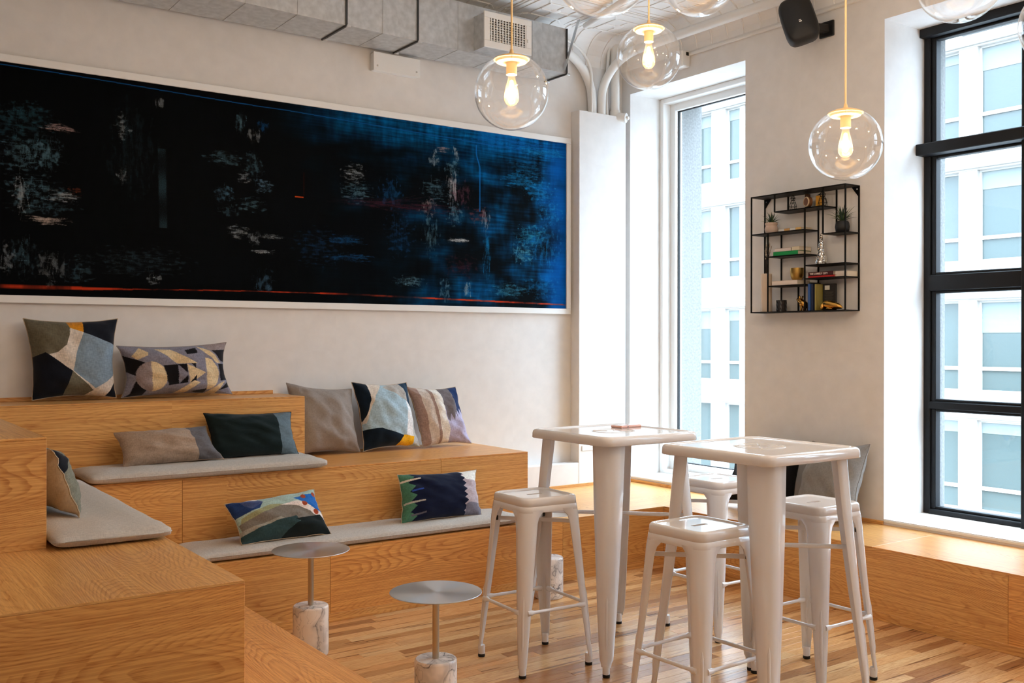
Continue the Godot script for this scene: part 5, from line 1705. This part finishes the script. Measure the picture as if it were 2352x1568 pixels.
	# thin books by the first plant
	var row := at_shelf(0.43, 0.675, 0.45) + Vector3(0, tp, 0)
	for k in 4:
		book(["thin white-spined booklet nearest the cream pot", "thin tan-spined booklet second from the cream pot", "thin white-spined booklet third from the cream pot", "thin yellow-tan booklet with a dark mark, furthest from the cream pot"][k], row + Vector3(0.0, 0, -0.085 + k * 0.046), Vector3(0.11, 0.018, 0.043), [rgb(224, 220, 214), rgb(206, 158, 96), rgb(226, 224, 220), rgb(222, 178, 104)][k])
	# green book and two pale ones
	var gb := at_shelf(0.385, 0.471, 0.52) + Vector3(0, tp, 0)
	book("green-spined book lying under two pale books", gb, Vector3(0.13, 0.026, 0.2), rgb(18, 142, 72))
	book("pale pink and white book lying on the green one", gb + Vector3(0.005, 0.0265, -0.03), Vector3(0.12, 0.022, 0.13), rgb(226, 210, 202))
	book("cream book with a dark back lying on the green one", gb + Vector3(0.008, 0.0265, 0.072), Vector3(0.12, 0.026, 0.06), rgb(216, 200, 172))
	# vase and dry stems
	var v := thing("tall_vase", "tall cream ribbed vase standing on the bottom of the wire shelf", "vase", at_shelf(0.1, 0.0, 0.5) + Vector3(0, tp, 0))
	var prof := [Vector2(0, 0), Vector2(0.036, 0)]
	for k in 24:
		prof.append(Vector2(0.0375, 0.004 + k * 0.0104))
		prof.append(Vector2(0.0362, 0.009 + k * 0.0104))
	prof += [Vector2(0.037, 0.256), Vector2(0.034, 0.256), Vector2(0.033, 0.24), Vector2(0, 0.24)]
	obj("vase_body", MB.new().lathe(prof, 28), mat(rgb(214, 194, 172), 0.6), v)
	var st := thing("dry_branches", "bunch of dark pussy willow twigs with pale buds in the vase", "branches", v.position + Vector3(0, 0.245, 0))
	var r := RandomNumberGenerator.new()
	r.seed = 8
	for k in 9:
		var a := r.randf() * TAU
		var l := r.randf_range(0.16, 0.24)
		var top := Vector3(cos(a) * 0.012, l, sin(a) * 0.028 + 0.03 * (1 if k % 3 else -0.2))
		var midp := Vector3(cos(a) * 0.008, l * 0.5, sin(a) * 0.012)
		var tw := obj("twig", MB.new().tube([Vector3(0, 0, 0), midp, top], [0.0028, 0.0022, 0.001], 6), mat(rgb(40, 30, 24), 0.8), st)
		var buds := MB.new()
		for q in 7:
			var f := 0.3 + 0.1 * q
			var p := midp.lerp(top, f) + Vector3(r.randf_range(-0.005, 0.005), 0, r.randf_range(-0.006, 0.006))
			buds.ball(p, Vector3(0.003, 0.0055, 0.003), 6)
		obj("bud", buds, mat(rgb(196, 178, 150), 0.9), tw)
	# brass pot on a white book
	var wb := at_shelf(0.375, 0.22, 0.52) + Vector3(0, tp, 0)
	book("white book lying under the brass pot", wb, Vector3(0.13, 0.03, 0.205), rgb(222, 208, 196), 0.0, "", Color.BLACK)
	var bp := thing("brass_pot", "shiny round-bottomed brass pot standing on a white book", "pot", wb + Vector3(0.0, 0.03, 0.05))
	obj("bowl", MB.new().lathe([Vector2(0, 0), Vector2(0.024, 0.0), Vector2(0.034, 0.008), Vector2(0.041, 0.026), Vector2(0.044, 0.05), Vector2(0.045, 0.08), Vector2(0.043, 0.08), Vector2(0.042, 0.05), Vector2(0.03, 0.012), Vector2(0, 0.008)], 32), M.brass, bp)
	# mirrored cone
	var cn := thing("mirror_cone", "tall cone covered in small mirror tiles, like a tiny tree", "ornament", at_shelf(0.69, 0.376, 0.5) + Vector3(0, tp, 0))
	obj("cone", MB.new().lathe([Vector2(0, 0), Vector2(0.036, 0), Vector2(0.003, 0.2), Vector2(0, 0.202)], 24), mat(rgb(150, 140, 124), 0.4, 0.6), cn)
	var tiles := MB.new()
	for j in 30:
		var y := 0.003 + j * 0.0065
		var rad := lerpf(0.0365, 0.004, y / 0.2)
		var nn := maxi(5, int(TAU * rad / 0.0065))
		for k in nn:
			if r.randf() < 0.06:
				continue
			var a := TAU * k / nn + j * 0.3
			var old := tiles.xf
			tiles.xf = Transform3D(Basis.from_euler(Vector3(r.randfn(0, 0.12), -a + PI / 2 + r.randfn(0, 0.12), 0)), Vector3(cos(a) * rad, y, sin(a) * rad))
			tiles.box(Vector3.ZERO, Vector3(0.0056, 0.0056, 0.0016))
			tiles.xf = old
	obj("mirror_tile", tiles, M.mirror, cn).set_meta("kind", "stuff")
	# books with the printed title
	var lc := at_shelf(0.74, 0.267, 0.5) + Vector3(0, tp, 0)
	book("thin red-spined book lying under the dark red one", lc + Vector3(0, 0, 0.01), Vector3(0.125, 0.012, 0.2), rgb(178, 34, 30))
	book("dark red book with white capitals on its spine, lying on the red one", lc + Vector3(0.004, 0.0125, 0), Vector3(0.12, 0.024, 0.19), rgb(66, 20, 26), 0.0, "THE LONELY CITY", rgb(236, 228, 220))
	book("pale paperback lying at the open end of the shelf beside the dark red book", at_shelf(0.93, 0.267, 0.42) + Vector3(0, tp, 0), Vector3(0.11, 0.034, 0.085), rgb(226, 212, 198))
	# bottom row
	var ch := thing("candle_holder", "square faceted smoky glass candle holder on the shelf bottom", "candle holder", at_shelf(0.285, 0.0, 0.6) + Vector3(0, tp, 0))
	var fm := MB.new()
	var rings := []
	for j in 6:
		var ring := []
		for k in 17:
			var a := TAU * k / 16
			var rr := 0.034 * (1.0 + 0.05 * ((k + j) % 2))
			ring.append([Vector3(cos(a) * rr, j * 0.015, sin(a) * rr), Vector2()])
		rings.append(ring)
	for i in 5:
		for k in 16:
			fm.quad(rings[i][k][0], rings[i][k + 1][0], rings[i + 1][k + 1][0], rings[i + 1][k][0])
	for k in 16:
		fm.tri(Vector3.ZERO, rings[0][k + 1][0], rings[0][k][0])
		fm.tri(Vector3(0, 0.06, 0), rings[5][k][0], rings[5][k + 1][0])
	fm.orient(0)
	obj("glass_body", fm, mat(rgb(40, 40, 44), 0.12), ch)
	var pig := thing("pig_figurine", "shiny gold pig figurine with its snout raised", "figurine", at_shelf(0.52, 0.0, 0.6) + Vector3(0, tp, 0), 0.0)
	var pm := MB.new()
	blob(pm, [Vector3(0, 0.03, 0.03), Vector3(0, 0.036, 0.02), Vector3(0, 0.046, 0.0), Vector3(0, 0.058, -0.014), Vector3(0, 0.068, -0.024)], [0.004, 0.02, 0.026, 0.021, 0.006])
	blob(pm, [Vector3(0, 0.06, -0.012), Vector3(0, 0.068, -0.028), Vector3(0, 0.077, -0.048), Vector3(0, 0.078, -0.05)], [0.018, 0.017, 0.009, 0.002])
	for s in [-1.0, 1.0]:
		pm.tube([Vector3(s * 0.012, 0.04, -0.008), Vector3(s * 0.014, 0.018, -0.004), Vector3(s * 0.014, 0.0, -0.008)], [0.012, 0.007, 0.0065], 8)
		pm.tube([Vector3(s * 0.012, 0.034, 0.022), Vector3(s * 0.015, 0.016, 0.026), Vector3(s * 0.015, 0.0, 0.022)], [0.013, 0.008, 0.0065], 8)
		pm.tube([Vector3(s * 0.01, 0.08, -0.02), Vector3(s * 0.016, 0.094, -0.016), Vector3(s * 0.014, 0.098, -0.022)], [0.006, 0.006, 0.001], 6)
	obj("body", pm, M.gold, pig)
	for k in 4:
		book(["tall blue and white book standing upright beside the gold pig", "tall dark blue book standing upright beside the blue and white one", "tall black book with a yellow speckled spine standing upright", "narrow grey book standing upright at the back, next to the post"][k],
			at_shelf([0.622, 0.655, 0.690, 0.60][k], 0.0, [0.5, 0.5, 0.5, 0.3][k]) + Vector3(0, tp, 0), Vector3(0.11, [0.17, 0.168, 0.166, 0.18][k], [0.02, 0.018, 0.016, 0.012][k]), [rgb(52, 92, 158), rgb(24, 38, 70), rgb(150, 136, 70), rgb(60, 66, 66)][k], 0.0, "", Color.WHITE, true)
	var bb := thing("book", "black book leaning with its back cover and pale square label facing the room", "book", at_shelf(0.765, 0.0, 0.42) + Vector3(0, tp, 0), 0.12, "books on the wire shelf")
	obj("cover", MB.new().box(Vector3(0, 0.084, 0), Vector3(0.02, 0.168, 0.088), 0.001), mat(rgb(24, 22, 22), 0.5), bb)
	obj("label", MB.new().box(Vector3(-0.0104, 0.143, -0.012), Vector3(0.001, 0.028, 0.034), 0.0003), mat(rgb(206, 206, 196), 0.6), bb)
	var lines := MB.new()
	for k in 14:
		lines.box(Vector3(-0.0103, 0.118 - k * 0.0068, 0.0), Vector3(0.0006, 0.0014, 0.062 - 0.01 * (k % 3)))
	obj("printed_lines", lines, mat(rgb(92, 88, 82), 0.6), bb)
	var dg := thing("dog_figurine", "shiny gold sleeping dog figurine lying on the shelf bottom", "figurine", at_shelf(0.83, 0.0, 0.72) + Vector3(0, tp, 0), 0.0)
	var dm := MB.new()
	blob(dm, [Vector3(0, 0.02, -0.075), Vector3(0, 0.026, -0.066), Vector3(0, 0.034, -0.045), Vector3(0, 0.034, -0.02), Vector3(0, 0.028, 0.015), Vector3(0, 0.022, 0.05), Vector3(0, 0.014, 0.07), Vector3(0, 0.01, 0.076)], [0.004, 0.018, 0.027, 0.028, 0.024, 0.018, 0.01, 0.003])
	blob(dm, [Vector3(-0.012, 0.044, -0.052), Vector3(-0.022, 0.03, -0.056), Vector3(-0.024, 0.012, -0.054), Vector3(-0.022, 0.004, -0.052)], [0.004, 0.012, 0.012, 0.004])
	blob(dm, [Vector3(-0.014, 0.012, -0.02), Vector3(-0.022, 0.008, 0.0), Vector3(-0.024, 0.006, 0.02)], [0.012, 0.008, 0.004])
	blob(dm, [Vector3(0.014, 0.012, -0.02), Vector3(0.02, 0.008, 0.0), Vector3(0.02, 0.006, 0.02)], [0.012, 0.008, 0.004])
	obj("body", dm, M.gold, dg)
